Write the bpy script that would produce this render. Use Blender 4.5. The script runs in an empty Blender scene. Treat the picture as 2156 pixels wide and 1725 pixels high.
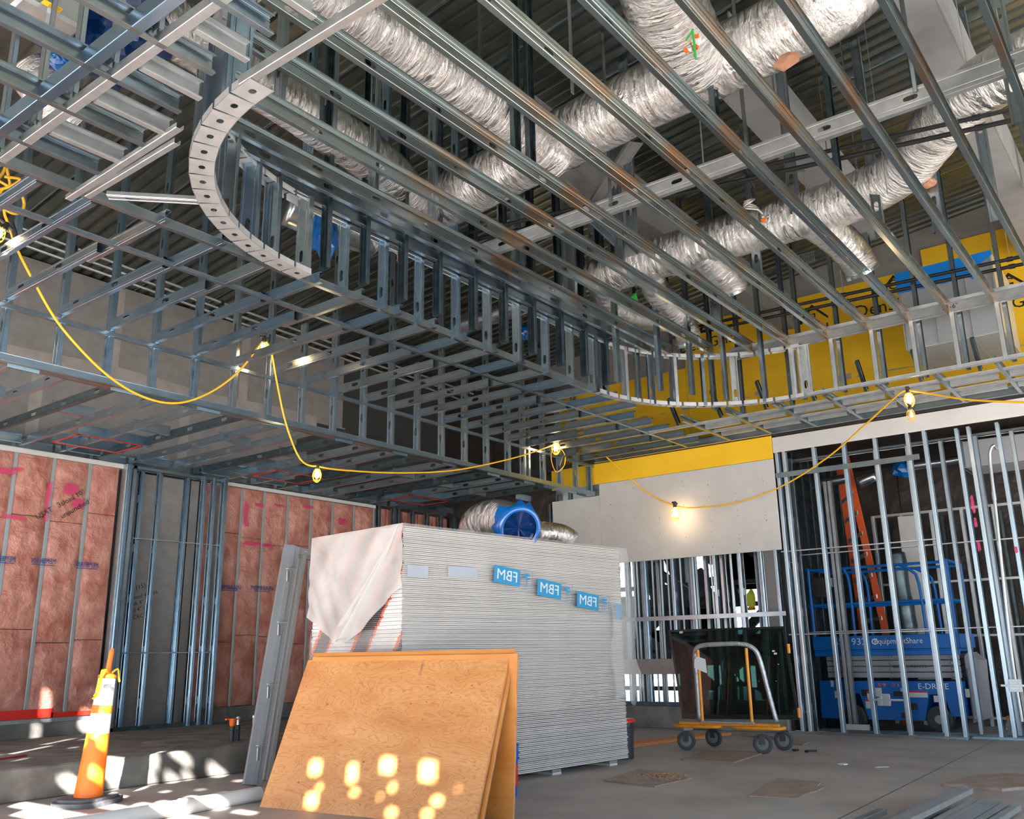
import bpy, bmesh, math, random
from mathutils import Vector, Matrix, noise as mnoise
random.seed(7)
R_ = math.radians
# ---------------------------------------------------------------- camera
FPX, YAW, PITCH, ROLL, CAMZ = 1903.94, 0.65358721, 0.26427262, -0.01710734, 1.04
def _basis():
    f = Vector((math.cos(PITCH)*math.cos(YAW), math.cos(PITCH)*math.sin(YAW), math.sin(PITCH)))
    r = Vector((math.sin(YAW), -math.cos(YAW), 0)); u = r.cross(f)
    return (math.cos(ROLL)*r+math.sin(ROLL)*u, -math.sin(ROLL)*r+math.cos(ROLL)*u, f)
CR, CU, CF = _basis()
cam_d = bpy.data.cameras.new('camera'); cam = bpy.data.objects.new('camera', cam_d)
bpy.context.scene.collection.objects.link(cam)
cam.matrix_world = Matrix(((CR.x, CU.x, -CF.x, 0), (CR.y, CU.y, -CF.y, 0), (CR.z, CU.z, -CF.z, CAMZ), (0, 0, 0, 1)))
cam_d.sensor_width = 36; cam_d.lens = FPX/2156*36; cam_d.clip_end = 300
bpy.context.scene.camera = cam
def at(px, py, ax, val):
    """world point of a photo pixel on the plane axis=val"""
    d = (px-1078)/FPX*CR-(py-862.5)/FPX*CU+CF
    c = Vector((0, 0, CAMZ)); return c+d*((val-c[ax])/d[ax])
# ---------------------------------------------------------------- light
sc = bpy.context.scene
w = bpy.data.worlds.new('sky'); sc.world = w; w.use_nodes = True
bg = w.node_tree.nodes['Background']; bg.inputs[0].default_value = (0.66, 0.83, 1.0, 1); bg.inputs[1].default_value = 3.4
sun_d = bpy.data.lights.new('sun', 'SUN'); sun_d.energy = 55; sun_d.angle = R_(0.5); sun_d.color = (1, .96, .92)
sun = bpy.data.objects.new('sun', sun_d); sc.collection.objects.link(sun)
SUND = Vector((.72, .60, -.50)).normalized()
sun.rotation_euler = SUND.to_track_quat('-Z', 'Y').to_euler()
sc.view_settings.view_transform = 'Standard'; sc.view_settings.look = 'None'
sc.view_settings.gamma = 1; sc.view_settings.use_curve_mapping = False
sc.view_settings.exposure = 0.5
# ---------------------------------------------------------------- helpers
COL = sc.collection
def link(o):
    COL.objects.link(o); return o
def thing(name, label, cat, loc=(0, 0, 0), group=None, kind=None, rz=0):
    o = bpy.data.objects.new(name, None); o.location = loc; o.rotation_euler = (0, 0, rz); o.empty_display_size = .1
    link(o)
    if label: o['label'] = label
    if cat: o['category'] = cat
    if group: o['group'] = group
    if kind: o['kind'] = kind
    return o
def struct(name, loc=(0, 0, 0)):
    return thing(name, None, None, loc, kind='structure')
class MB:
    """collects vertices, faces, uvs"""
    def __init__(s): s.v = []; s.f = []; s.uv = None; s.mi = []
    def add(s, vs, fs, m=None, mi=0):
        n = len(s.v)
        s.v += [tuple(m @ Vector(q)) for q in vs] if m is not None else [tuple(q) for q in vs]
        s.f += [tuple(n+i for i in f) for f in fs]; s.mi += [mi]*len(fs)
        return s
    def box(s, a, b, m=None, mi=0):
        x0, y0, z0 = [min(a[i], b[i]) for i in range(3)]; x1, y1, z1 = [max(a[i], b[i]) for i in range(3)]
        return s.add([(x0,y0,z0),(x1,y0,z0),(x1,y1,z0),(x0,y1,z0),(x0,y0,z1),(x1,y0,z1),(x1,y1,z1),(x0,y1,z1)],
            [(0,3,2,1),(4,5,6,7),(0,1,5,4),(1,2,6,5),(2,3,7,6),(3,0,4,7)], m, mi)
    def cbox(s, a, b, c=.004, m=None, mi=0):
        """box with chamfered edges"""
        x0, y0, z0 = [min(a[i], b[i]) for i in range(3)]; x1, y1, z1 = [max(a[i], b[i]) for i in range(3)]
        bm = bmesh.new(); bmesh.ops.create_cube(bm, size=1)
        for q in bm.verts: q.co = Vector(((x0+x1)/2+q.co.x*(x1-x0), (y0+y1)/2+q.co.y*(y1-y0), (z0+z1)/2+q.co.z*(z1-z0)))
        bmesh.ops.bevel(bm, geom=bm.edges[:], offset=c, segments=1, affect='EDGES')
        bm.verts.index_update()
        s.add([q.co.copy() for q in bm.verts], [[q.index for q in f.verts] for f in bm.faces], m, mi); bm.free(); return s
    def tube(s, pts, r, n=8, closed=False, cap=True, mi=0, prof=None):
        pts = [Vector(p) for p in pts]; N = len(pts); base = len(s.v); up = None
        for i, p in enumerate(pts):
            if closed: t = pts[(i+1) % N]-pts[i-1]
            else: t = pts[min(i+1, N-1)]-pts[max(i-1, 0)]
            t.normalize()
            if up is None:
                up = Vector((0, 0, 1)) if abs(t.z) < .9 else Vector((1, 0, 0))
            a = t.cross(up).normalized(); b = a.cross(t).normalized(); up = b
            rr = r[i] if isinstance(r, (list, tuple)) else r
            for k in range(n):
                th = 2*math.pi*k/n; q = p+(a*math.cos(th)+b*math.sin(th))*rr
                s.v.append(tuple(q))
        M = N if closed else N-1
        for i in range(M):
            for k in range(n):
                j = (i+1) % N
                s.f.append((base+i*n+k, base+i*n+(k+1) % n, base+j*n+(k+1) % n, base+j*n+k)); s.mi.append(mi)
        if cap and not closed:
            s.f.append(tuple(base+k for k in range(n))[::-1]); s.mi.append(mi)
            s.f.append(tuple(base+(N-1)*n+k for k in range(n))); s.mi.append(mi)
        return s
    def lathe(s, prof, n=24, m=None, mi=0):
        """profile [(r,z)] around z"""
        vs = []; fs = []
        for (r, z) in prof:
            for k in range(n):
                th = 2*math.pi*k/n; vs.append((r*math.cos(th), r*math.sin(th), z))
        for i in range(len(prof)-1):
            for k in range(n):
                fs.append((i*n+k, i*n+(k+1) % n, (i+1)*n+(k+1) % n, (i+1)*n+k))
        fs.append(tuple(range(n))[::-1]); fs.append(tuple((len(prof)-1)*n+k for k in range(n)))
        return s.add(vs, fs, m, mi)
    def prism(s, poly, z0, z1, m=None, mi=0):
        n = len(poly); vs = [(x, y, z0) for x, y in poly]+[(x, y, z1) for x, y in poly]
        fs = [tuple(range(n))[::-1], tuple(n+i for i in range(n))]+[(i, (i+1) % n, n+(i+1) % n, n+i) for i in range(n)]
        return s.add(vs, fs, m, mi)
    def mesh(s, name, mats, smooth=False):
        me = bpy.data.meshes.new(name); me.from_pydata(s.v, [], s.f); me.update()
        for m in (mats if isinstance(mats, (list, tuple)) else [mats]): me.materials.append(m)
        if any(s.mi): me.polygons.foreach_set('material_index', s.mi)
        if smooth: me.polygons.foreach_set('use_smooth', [True]*len(me.polygons))
        return me
    def build(s, name, mats, parent=None, smooth=False, mw=None):
        me = s.mesh(name, mats, smooth); o = bpy.data.objects.new(name, me); link(o)
        if parent is not None:
            o.parent = parent
            o.matrix_parent_inverse = (parent.matrix_world if parent.parent else Matrix.LocRotScale(parent.location, parent.rotation_euler, None)).inverted()
            o.matrix_parent_inverse = world_of(parent).inverted()
        if mw is not None: o.matrix_basis = mw
        return o
def world_of(o):
    m = Matrix.LocRotScale(o.location, o.rotation_euler, o.scale) if o.rotation_mode != 'QUATERNION' else o.matrix_basis
    m = o.matrix_basis.copy()
    if o.parent: return world_of(o.parent) @ o.matrix_parent_inverse @ m
    return m
def put(me, name, parent, mw, label=None):
    """link a (shared) mesh as a child, placed by a world matrix"""
    o = bpy.data.objects.new(name, me); link(o)
    if parent is not None:
        o.parent = parent; o.matrix_parent_inverse = world_of(parent).inverted()
    o.matrix_basis = mw
    if label: o['label'] = label
    return o
def tag(o, label, cat, group=None, kind=None):
    o['label'] = label; o['category'] = cat
    if group: o['group'] = group
    if kind: o['kind'] = kind
    return o
def frame(o, x, y, z):
    x, y, z = Vector(x), Vector(y), Vector(z)
    return Matrix(((x.x, y.x, z.x, o[0]), (x.y, y.y, z.y, o[1]), (x.z, y.z, z.z, o[2]), (0, 0, 0, 1)))
# ---------------------------------------------------------------- materials
def mat(name, col, rough=.6, metal=0., **k):
    m = bpy.data.materials.new(name); m.use_nodes = True; nt = m.node_tree; b = nt.nodes['Principled BSDF']
    b.inputs['Base Color'].default_value = (*col, 1); b.inputs['Roughness'].default_value = rough
    b.inputs['Metallic'].default_value = metal
    m.diffuse_color = (*col, 1)
    n2 = k.get('var')
    if n2 or k.get('objvar'):
        # colour variation by noise between two tints
        col2, scale, detail = n2 if n2 else (col, 5, 2)
        tc = nt.nodes.new('ShaderNodeTexCoord'); mp = nt.nodes.new('ShaderNodeMapping'); no = nt.nodes.new('ShaderNodeTexNoise')
        mp.inputs['Scale'].default_value = k.get('stretch', (1, 1, 1))
        no.inputs['Scale'].default_value = scale; no.inputs['Detail'].default_value = detail
        cr = nt.nodes.new('ShaderNodeValToRGB'); lo, hi = k.get('ramp', (.35, .65))
        cr.color_ramp.elements[0].position = lo; cr.color_ramp.elements[1].position = hi
        cr.color_ramp.elements[0].color = (*col, 1); cr.color_ramp.elements[1].color = (*col2, 1)
        nt.links.new(tc.outputs[k.get('coord', 'Object')], mp.inputs[0]); nt.links.new(mp.outputs[0], no.inputs[0])
        src = no.outputs['Fac']
        nt.links.new(src, cr.inputs[0]); out = cr.outputs[0]
        if k.get('objvar'):
            oi = nt.nodes.new('ShaderNodeObjectInfo'); hs = nt.nodes.new('ShaderNodeMixRGB'); hs.blend_type = 'MULTIPLY'
            c2 = nt.nodes.new('ShaderNodeValToRGB'); a, c = k['objvar']
            c2.color_ramp.elements[0].color = (*a, 1); c2.color_ramp.elements[1].color = (*c, 1)
            nt.links.new(oi.outputs['Random'], c2.inputs[0]); hs.inputs[0].default_value = 1
            nt.links.new(out, hs.inputs[1]); nt.links.new(c2.outputs[0], hs.inputs[2]); out = hs.outputs[0]
        nt.links.new(out, b.inputs['Base Color'])
    if k.get('bump'):
        s, st, dist = k['bump']
        tc = nt.nodes.new('ShaderNodeTexCoord'); mp = nt.nodes.new('ShaderNodeMapping'); no = nt.nodes.new('ShaderNodeTexNoise')
        mp.inputs['Scale'].default_value = k.get('bstretch', (1, 1, 1))
        no.inputs['Scale'].default_value = s; no.inputs['Detail'].default_value = 5
        bu = nt.nodes.new('ShaderNodeBump'); bu.inputs['Strength'].default_value = st; bu.inputs['Distance'].default_value = dist
        nt.links.new(tc.outputs[k.get('coord', 'Object')], mp.inputs[0]); nt.links.new(mp.outputs[0], no.inputs[0])
        nt.links.new(no.outputs['Fac'], bu.inputs['Height']); nt.links.new(bu.outputs[0], b.inputs['Normal'])
    if k.get('emit'):
        b.inputs['Emission Color'].default_value = (*k['emit'][0], 1); b.inputs['Emission Strength'].default_value = k['emit'][1]
    if k.get('alpha') is not None: b.inputs['Alpha'].default_value = k['alpha']
    if k.get('trans'):
        b.inputs['Transmission Weight'].default_value = k['trans']; b.inputs['IOR'].default_value = k.get('ior', 1.45)
    if k.get('spec') is not None: b.inputs['Specular IOR Level'].default_value = k['spec']
    return m
GV = dict(objvar=((.80, .90, 1.0), (1.0, 1.0, .98)), bump=(50, .05, .001))
M = {}
M['galv_stud'] = mat('galvanized_stud_light', (.54, .60, .635), .32, .75, var=((.60, .66, .69), 9, 4), **GV)
M['galv_pale'] = mat('galvanized_steel_pale', (.44, .455, .46), .42, .5, var=((.53, .54, .54), 8, 4), ramp=(.4, .6))
M['galv'] = mat('galvanized_steel', (.33, .385, .415), .25, .92, var=((.40, .45, .475), 9, 5), **GV)
M['galv_blue'] = mat('galvanized_steel_blue', (.24, .345, .43), .25, .92, var=((.31, .41, .50), 9, 5), **GV)
M['galv_warm'] = mat('galvanized_steel_stained', (.33, .37, .36), .24, .92, var=((.46, .27, .14), 1.1, 5), ramp=(.50, .66), **GV)
M['galv_white'] = mat('galvanized_steel_bright', (.46, .49, .505), .36, .8, var=((.56, .585, .595), 10, 3), bump=(60, .1, .002))
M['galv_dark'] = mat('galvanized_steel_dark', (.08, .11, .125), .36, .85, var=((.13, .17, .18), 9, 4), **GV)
M['deck'] = mat('roof_deck_steel', (.145, .17, .16), .33, .85, var=((.22, .225, .19), 3, 4), bump=(30, .08, .003))
M['gyp'] = mat('grey_gypsum_board', (.235, .22, .21), .85, var=((.275, .26, .25), 7, 5))
M['gypw'] = mat('light_gypsum_board', (.50, .49, .475), .85, var=((.55, .54, .525), 3, 6))
M['tape'] = mat('joint_compound', (.33, .295, .275), .8, var=((.39, .355, .33), 6, 4))
M['yellow'] = mat('yellow_sheathing', (.82, .47, .008), .7, var=((.88, .54, .015), 2.5, 4))
M['black'] = mat('black_print', (.012, .012, .012), .6)
M['concrete'] = mat('concrete_slab', (.33, .285, .26), .72, var=((.43, .385, .355), 1.4, 8), bump=(40, .15, .004))
M['concrete_d'] = mat('concrete_curb', (.12, .112, .10), .85, var=((.24, .225, .20), 3.5, 9), bump=(25, .4, .012))
M['insul'] = mat('pink_insulation', (.34, .105, .07), .42, var=((.54, .26, .20), 4.5, 10), ramp=(.32, .68), bump=(9, .9, .05))
M['beam'] = mat('fireproofed_beam_board', (.22, .225, .23), .85, var=((.26, .26, .265), 5, 3))
M['blackpipe'] = mat('black_steel_pipe', (.02, .02, .022), .4, .3)
M['red'] = mat('red_tape', (.62, .02, .01), .45)
M['pink'] = mat('pink_marking_paint', (.75, .05, .18), .5, alpha=.45)
M['blue_print'] = mat('blue_print_ink', (.01, .05, .24), .6)
# ---------------------------------------------------------------- section members
_cache = {}
RING = None
def holed_web(mb, w, z0, z1, holes, x, flip, hw=.019, hs=.031, hh=.06):
    """web strip in plane x, y in +-w/2, with obround slots at z in holes"""
    zs = z0
    bo = [(-1,-1),(-.35,-1),(.35,-1),(1,-1),(1,-.4),(1,.4),(1,1),(.35,1),(-.35,1),(-1,1),(-1,.4),(-1,-.4)]
    r = hw; s_ = hs
    ri = [(-.75*r,-s_-.66*r),(-.3*r,-s_-.95*r),(.3*r,-s_-.95*r),(.75*r,-s_-.66*r),(r,-s_*.85),(r,s_*.85),(.75*r,s_+.66*r),(.3*r,s_+.95*r),(-.3*r,s_+.95*r),(-.75*r,s_+.66*r),(-r,s_*.85),(-r,-s_*.85)]
    def quad(a, b):
        vs = [(x,-w/2,a),(x,w/2,a),(x,w/2,b),(x,-w/2,b)]
        mb.add(vs, [(0,1,2,3) if flip else (3,2,1,0)])
    for h in holes:
        if h-hh <= zs+.01 or h+hh >= z1-.01: continue
        quad(zs, h-hh)
        vs = [(x, a*w/2, h+b*hh) for a, b in bo]+[(x, a, h+b) for a, b in ri]
        fs = [(i, (i+1) % 12, 12+(i+1) % 12, 12+i) for i in range(12)]
        mb.add(vs, fs if flip else [f[::-1] for f in fs]); zs = h+hh
    quad(zs, z1)
def section_mesh(kind, L, w, f, holes, mk):
    key = (kind, round(L, 2), w, f, holes, mk)
    if key in _cache: return _cache[key]
    mb = MB(); t = .0016; h = w/2; c = .0028
    rib = w >= .07
    half = [(0, 0)]
    if rib: half = [(0, .25*w), (.0035, .275*w), (.0035, .33*w), (0, .355*w)]
    else: half = [(0, .2*w)]
    half += [(0, h-c), (c, h), (f-c, h)]
    if kind == 'stud': half += [(f, h-c), (f, h-.012)]
    else: half += [(f, h+.0005)]
    o = [(x, -y) for x, y in half[::-1]]+half
    n = len(o); i_ = []
    for k in range(n):
        p, q = Vector(o[max(k-1, 0)]), Vector(o[min(k+1, n-1)]); d = (q-p).normalized()
        i_.append((o[k][0]+d.y*t, o[k][1]-d.x*t))
    wi = n//2-1
    vs = [(x, y, z) for z in (0, L) for x, y in o]+[(x, y, z) for z in (0, L) for x, y in i_]
    fs = []
    for k in range(n-1):
        if not (k == wi and holes):
            fs.append((k, k+1, n+k+1, n+k)[::-1]); fs.append((2*n+k, 2*n+k+1, 3*n+k+1, 3*n+k))
        fs.append((k, k+1, 2*n+k+1, 2*n+k)); fs.append((n+k, n+k+1, 3*n+k+1, 3*n+k)[::-1])
    fs.append((0, n, 3*n, 2*n)); fs.append((n-1, 2*n-1, 4*n-1, 3*n-1)[::-1])
    mb.add(vs, fs)
    if holes:
        hs = []; z = .3
        if holes == 2: z = .15
        while z < L-.1: hs.append(z); z += .61
        ww = o[wi+1][1]-o[wi][1]
        holed_web(mb, ww, 0, L, hs, 0, False, hw=min(.019, ww*.42)); holed_web(mb, ww, 0, L, hs, t, True, hw=min(.019, ww*.42))
    me = mb.mesh('member', M[mk]); _cache[key] = me; return me
def member(parent, name, p0, p1, nrm, kind='stud', w=.092, f=.041, holes=0, mk='galv', label=None, off=0):
    """steel section from p0 to p1 (centre of the web); nrm = the side its flanges point to"""
    p0, p1 = Vector(p0), Vector(p1); a = (p1-p0); L = a.length; a.normalize()
    x = Vector(nrm); x = (x-a*x.dot(a)).normalized(); y = a.cross(x)
    return put(section_mesh(kind, L, w, f, holes, mk), name, parent, frame(p0, x, y, a), label)
X, Y, Z = Vector((1, 0, 0)), Vector((0, 1, 0)), Vector((0, 0, 1))
def deckz(y): return 6.6+(3-y)*.105
def text_mesh(parent, name, s, size, mw, m, extrude=.0006, width=None, label=None, flipx=False):
    cu = bpy.data.curves.new(name, 'FONT'); cu.body = s; cu.size = size; cu.extrude = extrude
    cu.align_x = 'CENTER'; cu.align_y = 'CENTER'; cu.resolution_u = 2
    tmp = bpy.data.objects.new('tmp', cu); me = bpy.data.meshes.new_from_object(tmp)
    bpy.data.objects.remove(tmp); me.name = name
    me.materials.clear(); me.materials.append(m)
    if width or flipx:
        xs = [v.co.x for v in me.vertices]; k = (width/(max(xs)-min(xs)) if width else 1)*(-1 if flipx else 1)
        for v in me.vertices: v.co.x *= k
    return put(me, name, parent, mw, label)
FX = frame((0,0,0), -Y, Z, -X)   # text facing -X (read from the camera side)
def face_x(x, y, z): return frame((x, y, z), -Y, Z, -X)
def face_y(x, y, z): return frame((x, y, z), X, Z, -Y)
# ================================================================ STRUCTURE
fl = struct('floor')
MB().box((-9, -9, -.25), (20, 12.2, 0)).build('floor_slab', M['concrete'], fl)
# raised platform with a cast curb face
pm = MB()
pm.cbox((-6, 7.62, 0), (12.6, 12.0, .25), .012)
pm.build('raised_platform', M['concrete_d'], fl)
# saw-cut joints, built as narrow recessed-looking strips of dark filler
j = MB()
a = at(1765, 1725, 2, 0); b = at(2090, 1562, 2, 0); d = (b-a).normalized(); nn = Vector((-d.y, d.x, 0))*.003
a2 = a-d*6; b2 = b+d*.4
j.add([a2-nn, b2-nn, b2+nn, a2+nn]+[v+Z*.0012 for v in (a2-nn, b2-nn, b2+nn, a2+nn)], [(4,5,6,7),(0,1,5,4),(1,2,6,5),(2,3,7,6),(3,0,4,7)])
j.build('control_joint', M['blackpipe'], fl)
M['ground'] = mat('outdoor_ground', (.42, .40, .36), .9, var=((.5, .47, .43), 1, 5))
gr = MB().box((-60, -60, -.5), (80, 60, -.26)).build('ground', M['ground']); gr['kind'] = 'structure'
# ---- roof deck
ce = struct('ceiling')
def deck_panel(x0, x1, y0, y1):
    mb = MB(); n = int(round((x1-x0)/.1524)); prof = []
    for i in range(n):
        xx = x0+i*.1524
        prof += [(xx, .038), (xx+.045, .038), (xx+.058, 0), (xx+.1394, 0)]
    prof.append((x1, .038))
    for a, (x, dz) in enumerate(prof):
        for t in (0, .004):
            mb.v.append((x, y0, deckz(y0)+dz+t)); mb.v.append((x, y1, deckz(y1)+dz+t))
    N = len(prof)
    for a in range(N-1):
        k = a*4
        mb.f.append((k, k+1, k+5, k+4)); mb.f.append((k+2, k+6, k+7, k+3)); mb.mi += [0, 0]
    return mb
x = -1.5
while x < 15.5:
    for (ya, yb) in ((-6, -1.2), (-1.2, 2.7), (2.7, 6.6), (6.6, 10.9)):
        deck_panel(x, x+.9144, ya, yb).build('deck_panel', M['deck'], ce)
    x += .9144
# side laps standing proud between panels
x = -1.5+.9144
while x < 15.5:
    m_ = MB(); m_.add([(x-.012, -6, deckz(-6)-.012), (x+.012, -6, deckz(-6)-.012), (x+.012, 10.9, deckz(10.9)-.012), (x-.012, 10.9, deckz(10.9)-.012),
        (x-.012, -6, deckz(-6)+.03), (x+.012, -6, deckz(-6)+.03), (x+.012, 10.9, deckz(10.9)+.03), (x-.012, 10.9, deckz(10.9)+.03)],
        [(0,1,2,3),(0,4,5,1),(1,5,6,2),(2,6,7,3),(3,7,4,0)])
    m_.build('deck_lap', M['galv'], ce); x += .9144
MB().add([(-1.6,-6.1,deckz(-6.1)+.06),(15.6,-6.1,deckz(-6.1)+.06),(15.6,11,deckz(11)+.06),(-1.6,11,deckz(11)+.06),
          (-1.6,-6.1,deckz(-6.1)+.2),(15.6,-6.1,deckz(-6.1)+.2),(15.6,11,deckz(11)+.2),(-1.6,11,deckz(11)+.2)],
         [(0,3,2,1),(4,5,6,7),(0,1,5,4),(1,2,6,5),(2,3,7,6),(3,0,4,7)]).build('roof_insulation', M['gyp'], ce)
# ---- left wall: insulation behind film, gypsum above
wl = struct('wall_left')
YW = 10.5
stx = [-.4, .05, .5, .95, 1.4, 1.85, 2.3, 2.75, 3.2, 3.65, 4.07, 4.5, 4.93, 5.36, 5.75]
zb, zt = .44, 3.33
def batts(x0, x1, mk='insul'):
    """three stacked batts between two studs, pillowed fronts"""
    cuts = [zb, 1.32+random.uniform(-.1, .1), 2.68+random.uniform(-.1, .1), zt]
    for k in range(3):
        mb = MB(); nx, nz = 6, 10; z0, z1 = cuts[k]+.004, cuts[k+1]-.004
        for i in range(nx+1):
            for j2 in range(nz+1):
                u, v = i/nx, j2/nz; xx = x0+(x1-x0)*u; zz = z0+(z1-z0)*v
                pil = .030*min(1, 6*min(u, 1-u))*min(1, 8*min(v, 1-v))
                nz_ = mnoise.noise(Vector((xx*4, zz*3, 1)))*.012
                mb.v.append((xx, YW-.002-pil-nz_*min(1, 6*min(u, 1-u)), zz))
        for i in range(nx):
            for j2 in range(nz):
                a = i*(nz+1)+j2; mb.f.append((a, a+nz+1, a+nz+2, a+1)); mb.mi.append(0)
        c = len(mb.v); mb.v += [(x0, YW+.08, z0), (x1, YW+.08, z0), (x1, YW+.08, z1), (x0, YW+.08, z1)]
        mb.f.append((c, c+3, c+2, c+1)); mb.mi.append(0)
        mb.build('insulation_batt', M[mk], wl, smooth=True)
for i in range(len(stx)-1):
    batts(stx[i]+.022, stx[i+1]-.022)
M['filmst'] = mat('stud_behind_film', (.30, .33, .34), .4, .3)
for xs in stx[:-1]:
    MB().cbox((xs-.021, YW-.016, zb), (xs+.021, YW+.07, zt), .003).build('stud', M['filmst'], wl)
MB().cbox((-.4, YW-.03, 3.33), (5.80, YW+.1, 3.385), .003).build('top_trim', M['gypw'], wl)
MB().cbox((-.4, YW-.025, .40), (5.77, YW+.1, .445), .003).build('bottom_trim', M['galv_white'], wl)
# red tape along the foot of the film
for (xa, xb, za, zc) in ((-.4, 5.22, .45, .545), (5.2, 5.74, .452, .50)):
    MB().box((xa, YW-.04, za), (xb, YW-.034, zc)).build('red_tape', M['red'], wl)
MB().cbox((-.4, YW-.05, .25), (5.8, YW+.2, .40), .004).build('concrete_curb', M['concrete_d'], wl)
# second insulated bay, right of the column
stx2 = [7.22, 7.57, 7.95, 8.37, 8.80, 9.22, 9.66, 10.08]
YW = 10.55
for i in range(len(stx2)-1):
    batts(stx2[i]+.02, stx2[i+1]-.02)
for xs in stx2:
    MB().cbox((xs-.018, YW-.014, zb-.1), (xs+.018, YW+.07, zt), .003).build('stud', M['filmst'], wl)
MB().cbox((7.22, YW-.03, 3.335), (10.1, YW+.1, 3.385), .003).build('top_trim', M['gypw'], wl)
MB().cbox((7.2, YW-.05, .25), (11.9, YW+.2, .44), .004).build('concrete_curb', M['concrete_d'], wl)
# dark open bays with insulation deep behind, right end
for xs in (10.16, 10.5, 10.62, 10.95, 11.3, 11.65, 11.95):
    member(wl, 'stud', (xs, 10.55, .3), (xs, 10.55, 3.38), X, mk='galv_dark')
for k in range(5):
    MB().cbox((10.1+k*.38, 10.66, .3), (10.46+k*.38, 10.72, 3.38), .01).build('insulation_batt', M['insul'], wl)
# printed film name, reversed on the left bay and readable on the right bay
for (px, py, fl_, yy) in ((5, 1177, True, 10.45), (92, 1182, True, 10.45), (183, 1190, True, 10.45), (483, 1237, False, 10.5), (552, 1239, False, 10.5)):
    p = at(px, py, 1, yy)
    text_mesh(wl, 'film_print', 'MEMBRAIN', .085, face_y(p.x, yy, p.z), M['blue_print'], width=.27 if yy < 10.47 else .36, flipx=fl_)
    MB().box((p.x-.13, yy-.001, p.z-.045), (p.x+.13, yy+.001, p.z-.038)).build('film_print_underline', M['blue_print'], wl)
# pink marking paint dabs (thin uneven discs)
def blob(px, py, ax, val, w_, h_, m, parent, name='paint_mark', seed=1, tilt=0):
    c = at(px, py, ax, val); rr = random.Random(seed); pts = []
    for k in range(18):
        th = 2*math.pi*k/18; r = 1+rr.uniform(-.18, .18)
        # rounded bar
        cx = math.copysign(abs(math.cos(th))**.5, math.cos(th)); sy = math.copysign(abs(math.sin(th))**.5, math.sin(th))
        x_, y_ = cx*w_/2*r, sy*h_/2*r
        pts.append((x_*math.cos(tilt)-y_*math.sin(tilt), x_*math.sin(tilt)+y_*math.cos(tilt)))
    mb = MB().prism(pts, -.0015, .0015)
    mw = face_y(*c) if ax == 1 else face_x(*c)
    mb.build(name, m, parent, mw=mw)
for q in ((12, 992, .22, .07), (40, 988, .10, .04), (103, 1040, .05, .30), (98, 1082, .05, .16), (30, 1089, .24, .05), (150, 1030, .16, .14), (165, 1060, .15, .12)):
    blob(q[0], q[1], 1, 10.44, q[2], q[3], M['pink'], wl, seed=int(q[0]))
for q in ((518, 1080, .06, .30), (548, 1064, .14, .05), (650, 1068, .2, .045), (590, 1065, .2, .03), (520, 1105, .06, .06), (530, 1145, .25, .05), (565, 1149, .2, .04), (722, 1098, .16, .10)):
    blob(q[0], q[1], 1, 10.50, q[2], q[3], M['pink'], wl, seed=int(q[0]))
# handwriting in marker
for (px, py, s, tl) in ((128, 1062, 'USAT   3sload 10"', .62), (158, 1072, 'unpunched', .62)):
    p = at(px, py, 1, 10.43)
    text_mesh(wl, 'marker_writing', s, .085, face_y(*p) @ Matrix.Rotation(tl, 4, 'Z'), M['black'])
# upper gypsum boards behind the soffit, with filled joints
YG = 10.74; M['gyp_shade'] = mat('gypsum_painted_shade', (.05, .05, .048), .8)  # far boards and joints use this near-black: shade put into their colour
bz = [3.40, 4.58, 5.78]
xs_ = [-1.2]
while xs_[-1] < 12: xs_.append(xs_[-1]+1.98)
for r in range(2):
    for i in range(len(xs_)-1):
        o_ = .9*(r % 2)
        x0, x1 = xs_[i]+o_, xs_[i+1]+o_-.006
        if x0 > 11.9: continue
        x1 = min(x1, 12)
        z1a, z1b = (bz[r+1]-.006, bz[r+1]-.006)
        MB().cbox((x0, YG, bz[r]), (x1, YG+.016, z1a), .002).build('gypsum_board', M['gyp'] if x0 < 8.6 else M['gyp_shade'], wl)
        MB().cbox((x1-.07, YG-.003, bz[r]+.02), (x1+.075, YG+.001, z1a-.02), .001).build('joint_tape', M['tape'] if x1 < 8.6 else M['gyp_shade'], wl)
for x0 in range(-1, 9, 2):
    mb = MB(); n = 10; vs = []
    for k in range(n+1):
        xx = x0+2*k/n; vs += [(xx, YG-.004, 4.50+.02*math.sin(xx*3.1)), (xx, YG-.004, 4.66+.025*math.sin(xx*2.3+1))]
    m2 = len(vs); vs += [(v[0], YG+.0, v[2]) for v in vs]
    fs = []
    for k in range(n):
        fs += [(2*k, 2*k+2, 2*k+3, 2*k+1), (2*k+1, 2*k+3, m2+2*k+3, m2+2*k+1), (2*k, m2+2*k, m2+2*k+2, 2*k+2)]
    mb.add(vs, fs).build('joint_tape', M['tape'], wl)
M['lumber'] = mat('rough_lumber', (.20, .11, .05), .8, var=((.30, .18, .09), 8, 5), stretch=(1, 8, 8))
for k in range(3):
    MB().cbox((-1.2, 10.78+k*.05, 5.82+k*.13), (12, 10.85+k*.05, 5.92+k*.13), .004).build('roof_plate', M['lumber'], wl)
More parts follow.
